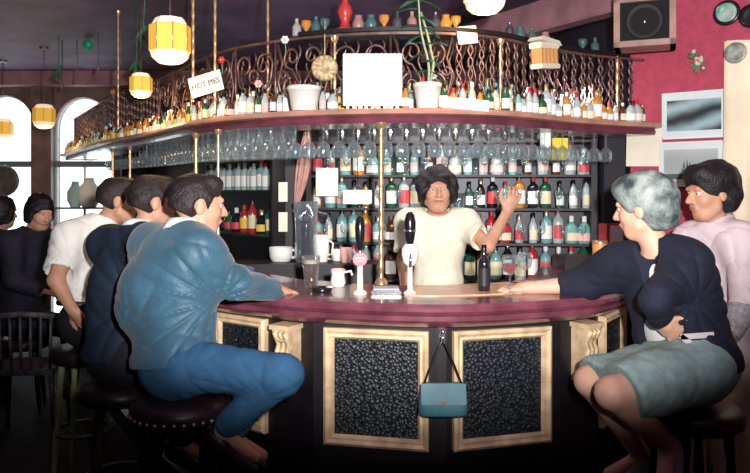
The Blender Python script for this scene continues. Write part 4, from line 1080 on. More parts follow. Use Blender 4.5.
# flower pots
M_POT = mat('white_pot', (.85, .86, .8), .5); M_LEAF = mat('green_leaf', (.05, .2, .12), .6, var=.4, vs=20); M_STEM = mat('pale_green_stem', (.35, .45, .28), .6)
for (px, w_, lab, big) in ((303, .078, 'wide white trough pot on the canopy shelf left of the large notice', 0), (427, .065, 'white pot with a tall leafy stem right of the large notice', 1)):
    q = CC.s_at_px(px, -.0); c = CC.at(q, .015, 1.932)
    t = empty('flower_pot', c, 0, lab, 'plant pot'); m = MB()
    m.lathe([(w_*.72, 0), (w_*.78, .005), (w_, .10), (w_*1.05, .1), (w_*1.05, .118), (w_*.94, .118), (w_*.9, .09)], 16); m.build('pot', M_POT, t)
    m = MB(); m.lathe([(w_*.88, .08), (w_*.88, .09), (.001, .095)], 12, caps=False); m.build('soil', M_BLK, t)
    if big:
        m = MB(); pts = [V3(.01*math.sin(k*.7)-.07*(k/12)**2-.0, .0, .09+.042*k) for k in range(13)]
        m.tube(pts, [.007-.0003*k for k in range(13)], 6); m.tube([V3(.012, .01, .09), V3(.03, .01, .22), V3(.0, .02, .36), V3(-.03, .02, .46)], .006, 6); m.build('stem', M_STEM, t)
        m = MB()
        for k in range(16):
            b0 = pts[2+k*10//16]; a = k*2.4; L = R.uniform(.08, .13); d = V3(math.cos(a), math.sin(a)*.6, R.uniform(-.1, .6)); d = nrm(d); s2 = nrm(np.cross(d, V3(0, 0, 1)))
            vs = []
            for j in range(6):
                u = j/5; wv = .018*math.sin(math.pi*(.08+.9*u)); cc = b0+d*L*u+V3(0, 0, -.05*u*u); vs += [cc-s2*wv, cc+V3(0, 0, .004), cc+s2*wv]
            fs = [(j*3+i, j*3+i+1, j*3+i+4, j*3+i+3) for j in range(5) for i in range(2)]
            n0 = len(vs); vs += [v-V3(0, 0, .0015) for v in vs]; fs += [tuple(z+n0 for z in f)[::-1] for f in fs]; m.add(vs, fs, sm=True)
        m.build('foliage', M_LEAF, t)
    else:
        m = MB()
        for k in range(26):
            a = R.uniform(0, 6.28); d = nrm([math.cos(a), math.sin(a), R.uniform(.4, 1.6)]); L = R.uniform(.03, .06)
            m.tube([V3(0, 0, .09)+V3(math.cos(a), math.sin(a), 0)*.03, V3(0, 0, .1)+d*L*.6, V3(0, 0, .1)+d*L+V3(0, 0, -.01)], [.004, .006, .001], 4)
        m.build('foliage', M_LEAF, t)
# straw-coloured disc on the ironwork
q = CC.s_at_px(318); c = CC.at(q, .075); c[2] = P(0, 68, c[1])[2]
m = MB(); M = Matrix.Rotation(math.pi/2, 4, 'X'); m.lathe([(.001, -.012), (.03, -.02), (.055, -.014), (.066, .0), (.055, .014), (.03, .02), (.001, .012)], 20, M=M, caps=False)
for k in range(14):
    a = k*.449; m.tube([V3(.0, -.018, 0), V3(.03*math.cos(a), -.022, .03*math.sin(a)), V3(.06*math.cos(a+.3), -.012, .06*math.sin(a+.3))], .004, 4)
m.tube([V3(0, 0, .06), V3(0, .01, .1), V3(0, .018, .235-.0)], .003, 4)
o = m.build('straw_medallion', mat('straw', (.6, .48, .28), .8, var=.4, vs=40)); o.location = tuple(c); tag(o, 'round straw-coloured woven medallion hung on the ironwork left of the notice', 'ornament')
# paper strip along the shelf edge and small card on the grille
q = CC.s_at_px(461); c = CC.at(q, -.05); t = CC.tan(q)
o = empty('price_strip', (c[0], c[1], 1.95), math.atan2(t[1], t[0]), 'long white paper strip along the shelf edge above the barmaid', 'paper'); m = MB(); m.box((0, 0, 0), (.245, .004, .052), M=Matrix.Rotation(.06, 4, 'Y'), bev=.001); m.build('card', M_PAPER, o)
q = CC.s_at_px(475); c = CC.at(q, .085); t = CC.tan(q)
o = empty('notice_card', (c[0], c[1], P(0, 35, c[1])[2]), math.atan2(t[1], t[0]), 'small pinkish-white card on the grille below the pale lamp', 'card'); m = MB(); m.box((0, 0, 0), (.105, .005, .085), M=Matrix.Rotation(-.15, 4, 'Y'), bev=.001); m.build('card', mat('pink_white_card', (.8, .65, .66), .7, var=.1, vs=30), o)
# illuminated cream display box on the right grille
q = CC.s_at_px(550); c = CC.at(q, .04); t = CC.tan(q)
o = empty('display_box', (c[0], c[1], P(0, 57, c[1])[2]), math.atan2(t[1], t[0])+.1, 'small cream pub-lantern style display box with amber uprights on the right grille', 'ornament')
M = Matrix.Rotation(-.12, 4, 'Y'); m = MB(); m.box((0, -.01, .055), (.2, .07, .03), M=M, bev=.004); m.prism([(-.11, 0), (.11, 0), (.085, .022), (-.085, .022)], (0, -.05, .068), (1, 0, -.0), (0, 0, 1), (0, 1, 0), .08); m.build('roof', M_PAPERC, o)
m = MB()
for k in range(5): m.box((-.08+.04*k, -.01, 0), (.012, .06, .085), M=M)
m.build('upright', mat('amber_wood', (.6, .32, .12), .5), o)
m = MB(); m.box((0, -.01, -.05), (.2, .07, .024), M=M, bev=.004); m.box((0, .012, 0), (.17, .01, .08), M=M); m.build('base', M_PAPERC, o)
# red figurine and knick-knacks on the top shelf
q = CC.s_at_px(345, .18); c = CC.at(q, .18, 2.336); m = MB()
m.lathe([(.05, 0), (.052, .012), (.03, .025), (.02, .05), (.03, .075), (.04, .1), (.03, .13), (.014, .15), (.02, .17), (.012, .19)], 14)
o = m.build('figurine', mat('red_glaze', (.5, .05, .05), .3)); o.location = tuple(c); tag(o, 'red-glazed turned figure standing on the top shelf above the notice', 'ornament')
JM = [('white china', mat('white_china', (.4, .36, .38), .3)), ('teal glazed', mat('teal_glaze', (.06, .13, .14), .3)), ('amber glass', GL['amber']), ('dark pewter', mat('pewter', (.2, .2, .24), .35, .8)), ('pinkish china', mat('pink_china', (.35, .18, .18), .4))]
JP = [[(.024, 0), (.034, .01), (.04, .045), (.028, .07), (.022, .085), (.027, .095), (.022, .095), (.02, .08)],
      [(.03, 0), (.03, .06), (.024, .07), (.012, .085), (.011, .11), (.014, .112)],
      [(.02, 0), (.012, .01), (.01, .03), (.032, .06), (.034, .09), (.03, .09), (.02, .05)]]
row = []
for px in [297, 306, 316, 325, 358, 371, 384, 398, 412, 436, 446, 456, 510, 520, 532, 545, 582, 595]:
    k = R.randrange(5); j = R.randrange(3); q = CC.s_at_px(px, .17); m = MB(); m.lathe(JP[j], 12)
    o = m.build(['jug', 'flask', 'goblet'][j], JM[k][1]); o.location = tuple(CC.at(q, .17, 2.336)); o.scale = (.8, .8, .8); o['category'] = ['jug', 'flask', 'goblet'][j]
    row.append((o, JM[k][0]+' '+['jug', 'flask', 'goblet'][j]))
number_row(row, '{look} on the top shelf of the canopy, {n} there')
# ornaments stuck among the ironwork
orn = []
for px, py, col, nm in ((222, 60, 'red', 'red'), (285, 40, 'white', 'white'), (258, 84, 'pink', 'pink'), (113, 92, 'amber', 'orange'), (390, 62, 'pink', 'pink')):
    q = CC.s_at_px(px, .08); c = CC.at(q, .08); c[2] = P(0, py, c[1])[2]; m = MB()
    cm = {'red': CM['red'], 'white': M_PAPER, 'pink': LM['pink'], 'amber': GL['amber']}[col]
    for k in range(6): a = k*math.pi/3; m.sphere((.018*math.cos(a), -.008, .018*math.sin(a)), (.013, .008, .013), n=8, m=5)
    m.sphere((0, -.014, 0), .011, 1, n=8, m=5); m.tube([V3(0, 0, -.02), V3(.004, .006, -.06), V3(0, .02, -.11)], .003, 4, 2)
    o = m.build('paper_flower', [cm, M_BRASS, M_STEM]); o.location = tuple(c); o.scale = (.7, .9, .7); tag(o, 'x', 'flower'); orn.append((o, nm))
for (o, nm), w_ in zip(orn, ('beside the HOT PIES card', 'below the top shelf left end', 'between the HOT PIES card and the wide pot', 'at the far left end of the ironwork', 'just right of the large notice')): o['label'] = '%s artificial flower in the ironwork %s' % (nm, w_)
# ------------------------------------------------------------------ lanterns
M_AMB = mat('lit_amber_glass', (.95, .6, .12), .4, emit=(1, .5, .05), es=.4); M_LWH = mat('lit_opal_glass', (.95, .85, .7), .4, emit=(1, .75, .5), es=.6)
def lantern(c, lab, body=None, cap=None, hang=True, s=1.0):
    t = empty('lantern', c, 0, lab, 'lantern', 'octagonal lanterns round the bar'); n = 8
    def octa(prof, mt, nm, top=True):
        m = MB(); m.lathe([(r*s, z*s) for r, z in prof], n, M=Matrix.Rotation(math.pi/8, 4, 'Z'), sm=False); return m.build(nm, mt, t)
    octa([(.098, -.07), (.102, -.065), (.102, .055), (.098, .06)], body or M_AMB, 'shade')
    octa([(.05, .1), (.07, .095), (.09, .06), (.096, .06)][::-1], cap or M_LWH, 'top_cap'); octa([(.096, -.07), (.088, -.098), (.06, -.122), (.03, -.128)], cap or M_LWH, 'bottom_globe')
    m = MB()
    for k in range(8): a = 2*math.pi*(k+.5)/8; m.tube([V3(.1*s*math.cos(a), .1*s*math.sin(a), -.07*s), V3(.1*s*math.cos(a), .1*s*math.sin(a), .06*s)], .003*s, 4)
    m.build('cage', M_BRASS, t)
    if hang: m = MB(); m.tube([V3(0, 0, .1*s), V3(0, 0, CH-c[2])], .004, 5); m.lathe([(.04, CH-c[2]-.02), (.045, CH-c[2])], 10); m.build('chain', M_IRON, t)
    L = bpy.data.lights.new('lantern_glow', 'POINT'); L.energy = 5; L.color = (1, .65, .3); L.shadow_soft_size = .1
    lo = bpy.data.objects.new('lantern_glow', L); COL.objects.link(lo); lo.parent = t; lo.location = (0, 0, -.19*s)
    return t
lantern(P(170, 38, 3.6), 'large amber lantern with opal top and bottom above the HOT PIES card')
lantern(P(44, 115, 6.9), 'small amber lantern in front of the dark pier between the arched windows')
lantern(P(3, 128, 7.6), 'orange lantern at the left edge in front of the first arched window')
lantern(P(141, 84, 4.55), 'amber lantern half hidden behind the ironwork below the large lantern', s=.68)
lantern(P(485, -14, 3.35), 'pinkish opal lantern at the top edge above the barmaid', body=M_LWH)
# hanging green float & cords
t = empty('hanging_float', P(88, 45, 6.5), 0, 'green glass float hanging from the ceiling at the upper left', 'ornament')
m = MB(); m.sphere((0, 0, 0), .045); m.build('ball', mat('green_float_glass', (.02, .4, .18), .15, coat=.5), t)
m = MB(); m.tube([V3(0, 0, .045), V3(-.03, 0, .12), V3(0, 0, CH-t.location.z)], .006, 4); m.tube([V3(-.04, 0, .12), V3(-.02, 0, .05), V3(.03, 0, .03)], .01, 5); m.build('cord', M_LEAF, t)
for k, (px, y1, Y) in enumerate(((62, 84, 6.6), (77, 78, 6.6), (98, 66, 6.3), (120, 60, 6.0))):
    m = MB(); b = P(px, y1, Y); m.tube([V3(0, 0, 0), V3(.004, 0, (CH-b[2])/2), V3(0, 0, CH-b[2])], .006, 5); m.lathe([(.004, -.04), (.016, -.03), (.012, .0)], 8)
    o = m.build('ceiling_pendant', M_GREYW); o.location = tuple(b); tag(o, 'thin ceiling pendant on a cord, %s from the left under the plum ceiling' % ORD[k], 'pendant', 'pendants hanging at the upper left')
for k, (px, py, Y) in enumerate(((143, 30, 4.6), (136, 62, 5.2), (58, 70, 6.4))):
    c = P(px, py, Y); m = MB()
    m.tube([V3(0, 0, 0), V3(.01, 0, (CH-c[2])*.5), V3(0, 0, CH-c[2])], .004, 4)
    for j in range(9):
        a = j*.7; L = .1; d = nrm([math.cos(a)*.7, math.sin(a)*.7, -.8]); s2 = nrm(np.cross(d, V3(0, 0, 1))); b0 = V3(0, 0, .06-.012*j)
        vs = [b0, b0+d*L*.5+s2*.012, b0+d*L, b0+d*L*.5-s2*.012]; vs += [v+V3(.001, .001, .002) for v in vs]; m.add(vs, [(0, 1, 2, 3), (7, 6, 5, 4)])
    o = m.build('hop_spray', M_LEAF); o.location = tuple(c); tag(o, 'sprig of green dried hops hanging from the ceiling %s' % ('left of the large lantern', 'below the large lantern on its left', 'above the pier lantern')[k], 'foliage', 'dried hop sprays')
# ------------------------------------------------------------------ right wall things
def on_wall(px, py, w, h, name, label, cat, off=.012, m_=None):
    t = float(min(np.linspace(-.8, 1.9, 1500), key=lambda t: abs((lambda w: w[0]/w[1]*F+375)(wallpt(t, 1, off))-px))); p = wallpt(t, 0, off); p[2] = P(0, py, p[1])[2]
    return empty(name, p, math.atan2(WD[1], WD[0]), label, cat)
def pic(px, py, w, h, label, kind):
    o = on_wall(px, py, w, h, 'framed_picture', label, 'picture'); m = MB(); m.box((0, 0, 0), (w, .014, h), bev=.002); m.build('mount', mat('pale_mount', (.62, .7, .74), .5), o)
    mt = bpy.data.materials.new('picture_'+kind); mt.use_nodes = True; nt = mt.node_tree; b = nt.nodes['Principled BSDF']; b.inputs['Roughness'].default_value = .3
    tc = nt.nodes.new('ShaderNodeTexCoord'); mp = nt.nodes.new('ShaderNodeMapping'); nt.links.new(tc.outputs['Object'], mp.inputs['Vector'])
    wv = nt.nodes.new('ShaderNodeTexWave'); wv.bands_direction = 'Z'; wv.inputs['Scale'].default_value = 2.6 if kind == 'coast' else 1.2; wv.inputs['Distortion'].default_value = 2.2; wv.inputs['Detail Scale'].default_value = 2
    mp.inputs['Rotation'].default_value = (0, .28 if kind == 'coast' else 0, 0); nt.links.new(mp.outputs['Vector'], wv.inputs['Vector'])
    cr = nt.nodes.new('ShaderNodeValToRGB'); cr.color_ramp.elements[0].color = (.01, .02, .03, 1) if kind == 'coast' else (.35, .4, .42, 1); cr.color_ramp.elements[1].color = (.3, .45, .5, 1) if kind == 'coast' else (.55, .58, .58, 1)
    nt.links.new(wv.outputs['Fac'], cr.inputs['Fac']); nt.links.new(cr.outputs['Color'], b.inputs['Base Color'])
    m = MB(); m.box((0, -.009, .0), (w*.86, .004, h*.68)); m.build('print', mt, o)
    return o, w, h
o, w, h = pic(694, 115, .335, .255, 'framed monochrome print of dark wave-like bands, the upper of two', 'coast')
m = MB()
for s_ in (-1, 1): m.box((s_*w/2, -.006, 0), (.008, .016, h+.008)); m.box((0, -.006, s_*h/2), (w+.008, .016, .008))
m.build('frame', M_WFR, o)
o, w, h = pic(691, 164, .335, .245, 'framed pale seascape with a small sailing ship, under the other print', 'sea')
m = MB(); dk = mat('ink_dark', (.06, .09, .1), .6)
m.prism([(-.03, 0), (.03, 0), (.024, -.012), (-.022, -.012)], (-.02, -.012, -.03), (1, 0, 0), (0, 0, 1), (0, -1, 0), .002)
for x, hh in ((-.015, .05), (.002, .06), (.016, .045)): m.prism([(x-.007, .003), (x+.008, .003), (x+.002, hh)], (-.02, -.012, -.03), (1, 0, 0), (0, 0, 1), (0, -1, 0), .002)
m.box((0, -.0115, -.07), (w*.86, .003, .03)); m.build('ship_drawing', dk, o)
m = MB()
for s_ in (-1, 1): m.box((s_*w/2, -.006, 0), (.008, .016, h+.008)); m.box((0, -.006, s_*h/2), (w+.008, .016, .008))
m.build('frame', M_WFR, o)
o = on_wall(644, 147, 0, 0, 'wall_notice', 'plain cream notice pinned to the red wall left of the two prints', 'notice'); m = MB(); m.box((0, 0, 0), (.205, .006, .225), M=Matrix.Rotation(.02, 4, 'Y'), bev=.001); m.build('paper', M_PAPERC, o)
m = MB(); m.sphere((0, -.006, .1), .006); m.build('pin', M_BRASS, o)
# green plate with dark rim, grey disc, posy
o = on_wall(727, 13, 0, 0, 'wall_plate', 'green and pink plate high on the red wall in the top right corner', 'plate', .02)
MX = Matrix.Rotation(math.pi/2, 4, 'X'); m = MB(); m.lathe([(.001, .012), (.034, .012), (.05, .02), (.053, .016), (.035, .0), (.001, 0)], 24, M=MX, caps=False); m.build('dish', mat('green_plate_glaze', (.08, .35, .3), .3, vs=18, col2=(.5, .55, .5)), o)
m = MB(); m.lathe([(.053, .012), (.062, .018), (.07, .008), (.066, 0), (.052, .0)], 24, M=MX, caps=False); m.build('rim', M_BLK, o)
o = on_wall(752, 16, 0, 0, 'wall_plate', 'dark plate cut by the frame edge beside the green plate', 'plate', .02)
m = MB(); m.lathe([(.001, .012), (.034, .012), (.06, .02), (.064, .014), (.035, .0), (.001, 0)], 24, M=MX, caps=False); m.build('dish', M_BLK, o)
o = on_wall(736, 53, 0, 0, 'wall_plate', 'mottled grey-green round plate overlapping the top of the curtain', 'plate', .125)
m = MB(); m.lathe([(.001, .012), (.034, .012), (.052, .02), (.055, .014), (.035, .0), (.001, 0)], 24, M=MX, caps=False); m.tube([V3(0, .0, 0), V3(0, .11, .0)], .006, 5); m.build('dish', mat('grey_plate_glaze', (.12, .16, .15), .4, vs=30, col2=(.4, .42, .36)), o)
o = on_wall(698, 60, 0, 0, 'dried_flower_posy', 'posy of green, cream and red dried flowers fixed to the red wall', 'flowers', .03)
mats_ = [mat('posy_green', (.12, .2, .12), .8, var=.3), mat('posy_cream', (.6, .55, .42), .8), mat('posy_red', (.55, .08, .1), .7)]; rr = random.Random(3)
for mi, nm, cnt in ((0, 'foliage', 30), (1, 'cream_bloom', 10), (2, 'red_bloom', 5)):
    m = MB()
    for k in range(cnt):
        a = rr.uniform(0, 6.28); r = rr.uniform(0, .055 if mi != 2 else .025); x = r*math.cos(a)*.75-.2*r*math.sin(a); z = r*math.sin(a)*1.15
        if mi == 0: m.tube([V3(x*.3, .0, z*.3), V3(x, -.012, z), V3(x*1.35, -.02, z*1.35)], [.004, .008, .002], 5)
        else: m.sphere((x, -.018, z), rr.uniform(.009, .014), n=8, m=5)
    m.build(nm, mats_[mi], o)
# speaker
c = P(645, 25, 3.95); sp = empty('loudspeaker', (c[0], c[1], c[2]-.13), math.radians(-22), 'wood-framed loudspeaker with a dark cone high in the corner over the red wall', 'speaker')
m = MB(); W_, H_, D_ = .31, .27, .2
for s_ in (-1, 1): m.box((s_*(W_/2-.016), 0, H_/2), (.032, D_, H_), bev=.003); m.box((0, 0, H_/2+s_*(H_/2-.016)), (W_, D_, .032), bev=.003)
m.box((0, D_/2-.01, H_/2), (W_-.02, .02, H_-.02)); m.build('cabinet', mat('speaker_wood', (.3, .17, .14), .45, var=.2, vs=12), sp)
m = MB(); m.box((0, -D_/2+.03, H_/2), (W_-.06, .012, H_-.06)); m.build('baffle', M_MATT, sp)
m = MB(); m.lathe([(.092, 0), (.096, .006), (.088, .01), (.06, -.012), (.028, -.022), (.001, -.022)], 24, M=Matrix.Translation((0, -D_/2+.022, H_/2)) @ MX, caps=False); m.build('cone', mat('cone_paper', (.01, .01, .012), .7), sp)
m = MB(); m.sphere((0, -D_/2+.035, H_/2), (.017, .012, .017)); m.build('dust_cap', M_CHROME, sp)
m = MB(); m.box((0, D_/2+.09, H_/2), (.03, .22, .03)); m.build('bracket', M_IRON, sp)
# ------------------------------------------------------------------ on the counter
CT = 1.1045
def on_bar(px, Y, z=CT): return V3((px-375)/F*Y, Y, z)
c = on_bar(360, 3.12); t = empty('beer_font', c, 0, 'slim beer tap with a round pink-red badge', 'beer tap')
m = MB(); m.lathe([(.03, 0), (.03, .01), (.014, .02), (.0125, .10), (.0125, .12)], 12); m.build('column', M_PAPERC, t)
m = MB(); m.lathe([(.03, -.012), (.032, .0), (.03, .012)], 22, c=(0, 0, 0), M=Matrix.Translation((0, 0, .15)) @ MX); m.build('badge', mat('pink_red_enamel', (.75, .16, .18), .35), t)
m = MB(); m.box((0, -.0135, .155), (.044, .003, .008)); m.box((0, -.0135, .143), (.036, .003, .004)); m.build('badge_band', LM['pink'], t)
m = MB(); m.lathe([(.009, .18), (.012, .2), (.02, .24), (.022, .29), (.016, .325), (.008, .335)], 12); m.build('handle', M_BLK, t)
m = MB(); m.tube([V3(0, 0, .09), V3(0, .03, .1), V3(0, .055, .08), V3(0, .055, .05)], .006, 6); m.build('spout', M_CHROME, t); m = MB(); m.lathe([(.012, .175), (.014, .183), (.01, .19)], 10); m.build('ferrule', M_CHROME, t)
c = on_bar(410, 3.12); t = empty('beer_font', c, 0, 'tall beer tap with a white head and black handle by the barmaid', 'beer tap')
m = MB(); m.lathe([(.028, 0), (.028, .01), (.012, .02), (.011, .13)], 12); m.build('column', M_PAPERC, t)
m = MB(); m.lathe([(.012, .12), (.03, .135), (.037, .17), (.036, .195), (.022, .215)], 14); m.build('white_head', M_PAPER, t)
m = MB(); m.lathe([(.012, .21), (.018, .23), (.024, .27), (.025, .31), (.018, .34), (.008, .352)], 12); m.build('handle', M_BLK, t)
m = MB(); m.tube([V3(0, -.02, .17), V3(0, -.035, .175), V3(0, -.04, .15), V3(0, -.04, .12)], .006, 6); m.build('spout', M_CHROME, t); m = MB(); m.lathe([(.0255, .268), (.027, .272), (.0255, .276)], 12); m.build('ferrule', M_CHROME, t)
c = on_bar(386, 3.16); t = empty('drip_tray', c, 0, 'pale metal drip tray between the two beer taps', 'drip tray')
m = MB(); m.box((0, 0, .009), (.13, .11, .018), bev=.004); m.build('tray', M_BLK, t); m = MB(); m.box((0, 0, .021), (.11, .09, .006)); m.build('bar_towel', mat('pale_towel', (.6, .64, .72), .9, bump=.4, bs=200), t)
b = bottle_proto('wine', 'dark', 'black', 'black'); b.location = tuple(on_bar(484, 3.2)); b.scale = (.72, .72, .72); b['category'] = 'bottle'; b['label'] = 'black bottle standing on the bar in front of the barmaid\'s raised arm'
if 'group' in b: del b['group']
def glass_at(px, Y, lab, mtl=None, fill=None, s=1.0):
    o = copy_tree(gp_src); o.location = tuple(on_bar(px, Y)); o.rotation_euler = (0, 0, 0); o.scale = (s, s, s)
    for k in ('group',):
        if k in o: del o[k]
    o['label'] = lab; o['category'] = 'glass'
    if fill: m = MB(); m.lathe([(.003, .082), (.023, .0955), (.031, .115), (.031, .122)], 12); m.build('drink', fill, o)
    return o
glass_at(510, 3.13, 'wine glass with a red drink beside the grey-haired woman\'s outstretched hand', fill=GL['red'], s=1.05)
glass_at(525, 3.35, 'empty stemmed glass standing behind the grey-haired woman\'s hand')
def pint(px, Y, lab, fill):
    o = empty('pint_glass', on_bar(px, Y), 0, lab, 'glass'); m = MB(); m.lathe([(.03, 0), (.042, .145), (.04, .145), (.028, .006)], 16); m.build('glass', GLASS, o)
    m = MB(); m.lathe([(.027, .008), (.036, .11), (.001, .111)], 16); m.build('beer', fill, o); m = MB(); m.lathe([(.0365, .111), (.0375, .125), (.001, .128)], 16); m.build('froth', LM['cream'], o)
pint(311, 3.33, 'pint glass of dark beer beyond the blue-jacketed man\'s hand', GL['brown'])
# white items on the inner counter ledge behind the bar (left)
o = empty('ashtray', on_bar(322, 3.2), 0, 'small dark ashtray on the bar left of the beer taps', 'ashtray'); m = MB(); m.lathe([(.04, 0), (.048, .02), (.04, .02), (.034, .006)], 18); m.build('dish', M_BLK, o); m = MB(); m.tube([V3(.02, -.03, .024), V3(.05, -.05, .028)], .004, 6); m.build('cigarette', M_PAPER, o)
# spirit-measure / till clutter on the left back bar
def shelf_box(px, py0, py1, w, Y, name, lab, cat, m_, d=.08, parts=None, z=None):
    p0 = P(px, py1, Y); h = (py1-py0)/F*Y
    if z is not None: p0[2] = z
    o = empty(name, p0, 0, lab, cat); m = MB(); m.box((0, 0, h/2), (w, d, h), bev=.004); m.build('body', m_, o)
    return o, h
def tent_card(px, py, w, h, Y, z, lab, m_, cat='card'):
    c = P(px, py, Y); c[2] = z; o = empty('tent_card', c, 0, lab, cat); m = MB(); m.box((0, 0, h/2), (w, .004, h), M=Matrix.Rotation(-.12, 4, 'X')); m.box((0, .02, h/2), (w, .003, h*.98), M=Matrix.Rotation(.12, 4, 'X')); m.build('card', m_, o)
# hanging cards amongst the optics
for px0, px1, py0, py1, mt, lab, Y in ((540, 551, 124, 157, M_PAPER, 'white card hanging under the canopy left of the yellow one', 4.0), (552, 568, 138, 160, mat('yellow_card', (.9, .62, .06), .6), 'yellow card hanging below the right end of the canopy', 3.98), (316, 338, 168, 196, M_PAPERC, 'cream paper hung beside the pink drape', 4.6), (343, 372, 190, 204, M_PAPER, 'white card behind the beer tap with the pink badge', 4.3)):
    c = P((px0+px1)/2, (py0+py1)/2, Y); w = (px1-px0)/F*Y; h = (py1-py0)/F*Y; o = empty('hanging_card', c, .1, lab, 'card'); m = MB(); m.box((0, 0, 0), (w, .005, h), bev=.001); m.build('card', mt, o)
    top = 1.90 if Y < 4.2 else 2.2
    m = MB(); m.tube([V3(-w*.3, 0, h/2), V3(0, 0, h/2+.03), V3(w*.3, 0, h/2)], .0025, 4); m.tube([V3(0, 0, h/2+.03), V3(0, .0, top-c[2])], .0025, 4); m.build('string', M_IRON, o)
# pink drape tied back beside the central post
m = MB(); vs = []; fs = []; NJ = 20; NI = 16
for j in range(NJ+1):
    v = j/NJ; xc = 307-12*v**1.5; wd = 3.2+4.2*math.sin(math.pi*min(1, v*1.15))*(1 if v < .87 else .6); 
    for i in range(NI+1):
        u = i/NI; p = P(xc+wd*(u-.5)*2, 132+80*v, 4.62); p[1] += .018*math.sin(u*17); vs.append(p)
for j in range(NJ):
    for i in range(NI): a = j*(NI+1)+i; fs.append((a, a+1, a+NI+2, a+NI+1))
n0 = len(vs); vs += [v+V3(0, .006, 0) for v in vs]; fs += [tuple(i+n0 for i in f)[::-1] for f in fs]
m.add(vs, fs, sm=True); o = m.build('drape', mat('dusty_pink_cloth', (.5, .3, .27), .85, var=.15, vs=20, bump=.3, bs=60)); tag(o, 'dusty pink drape tied beside the dark post of the back bar', 'drape')
# framed mirror/picture in the left shelving and yellow labels on its right
BX = P(262, 215, 4.9)
tt_ = LB.tan(2.5); rzL = math.atan2(tt_[1], tt_[0])
for py, lab in ((192, 'upper cream card on the left shelving beside the dark post'), (222, 'lower cream card on the left shelving beside the dark post')):
    c = P(283, py, 4.5); o = empty('price_card', c, 0, lab, 'card'); m = MB(); m.box((0, 0, 0), (.055, .006, .12), bev=.001); m.box((0, .045, 0), (.01, .09, .01)); m.build('card', M_PAPERC, o)
# glass jug by the post, white jug, white cups behind the bar
back_counter = Plan([(-1.1, 5.0), (-.66, 4.45), (-.2, 4.55), (1.3, 4.40)], False)
m = MB(); m.lathe([(.055, 0), (.07, .02), (.065, .2), (.075, .36), (.07, .36), (.06, .2), (.062, .03)], 16); m.tube([V3(.07, 0, .3), V3(.13, 0, .28), V3(.12, 0, .12), V3(.066, 0, .08)], .008, 6)
o = m.build('glass_jug', thin_glass('smoky_glass', (.8, .82, .88), .3)); c = P(306, 262, 4.35); o.location = tuple(c); tag(o, 'tall smoky glass jug beside the dark post behind the bar', 'jug'); JUGZ = c
inner = empty('under_counter', (0, 0, 0), 0, 'low dark service shelf behind the bar on the left', 'shelf')
m = MB(); m.box((c[0]+.0, 4.38, c[2]/2-.001), (.9, .3, c[2]-.003), bev=.005); m.build('cabinet', M_WOOD, inner)
zt = c[2]
def cup(px, Y, s, lab, name='cup', m_=M_PAPER, ht=.075):
    o = empty(name, ((px-375)/F*Y, Y, zt), 0, lab, name); m = MB(); m.lathe([(.028*s, 0), (.036*s, ht*.3), (.038*s, ht), (.035*s, ht), (.03*s, ht*.2)], 14); m.build('bowl', m_, o); m = MB(); m.tube([V3(.036*s, 0, ht*.8), V3(.06*s, 0, ht*.7), V3(.055*s, 0, ht*.3), V3(.034*s, 0, ht*.25)], .005*s, 5); m.build('handle', m_, o)
cup(281, 4.4, 1.9, 'wide white bowl-like cup beyond the blue-jacketed man\'s wrist', ht=.085); cup(322, 4.36, 1.1, 'tall white mug right of the smoky jug', 'mug', ht=.16); cup(337, 4.42, .9, 'small white cup left of the pink-badged tap', ht=.07); cup(346, 4.3, .9, 'small white mug next to the pink-badged tap', 'mug', LM['pink'], ht=.09)
# white kettle-like jug on the bar at 340,272
o = empty('milk_jug', on_bar(338, 3.38), 0, 'squat white jug with a pink rim on the bar left of the pink-badged tap', 'jug'); m = MB(); m.lathe([(.03, 0), (.036, .02), (.03, .055), (.034, .075), (.031, .075), (.026, .05)], 14); m.tube([V3(.03, 0, .065), V3(.06, 0, .07), V3(.066, 0, .05)], .006, 6); m.build('body', M_POT, o); m = MB(); m.lathe([(.034, .073), (.036, .077), (.033, .08)], 14, caps=False); m.build('rim', LM['pink'], o)
# red box and orange item at the right back bar, under the wall
o = empty('crisp_box', P(612, 255, 4.3), .2, 'red cardboard box with a white top panel beyond the grey-haired woman\'s shoulder', 'box')
m = MB(); m.box((0, 0, .09), (.12, .1, .18), bev=.003); m.build('carton', CM['red'], o); m = MB(); m.box((-.0, -.052, .12), (.08, .004, .1)); m.build('panel', LM['white'], o)
o = empty('orange_tin', P(600, 256, 4.1), 0, 'round orange tin in front of the red box', 'tin'); m = MB(); m.lathe([(.04, 0), (.042, .005), (.042, .08), (.04, .085)], 16); m.build('tin', mat('orange_tin_paint', (.8, .35, .12), .4), o); m = MB(); m.lathe([(.043, .078), (.043, .092), (.04, .095)], 16); m.build('lid', M_BRASS, o)
so = empty('service_shelf', (0, 0, 0), 0, 'dark service shelf at the right end behind the bar', 'shelf'); zz = P(0, 255.5, 4.2)[2]
m = MB(); m.box((1.26, 4.22, zz/2-.003), (.4, .3, zz-.006), bev=.004); m.build('cabinet', M_WOOD, so)
for oo in bpy.data.objects:
    if oo.name.startswith(('crisp_box', 'orange_tin')): oo.location.z = zz
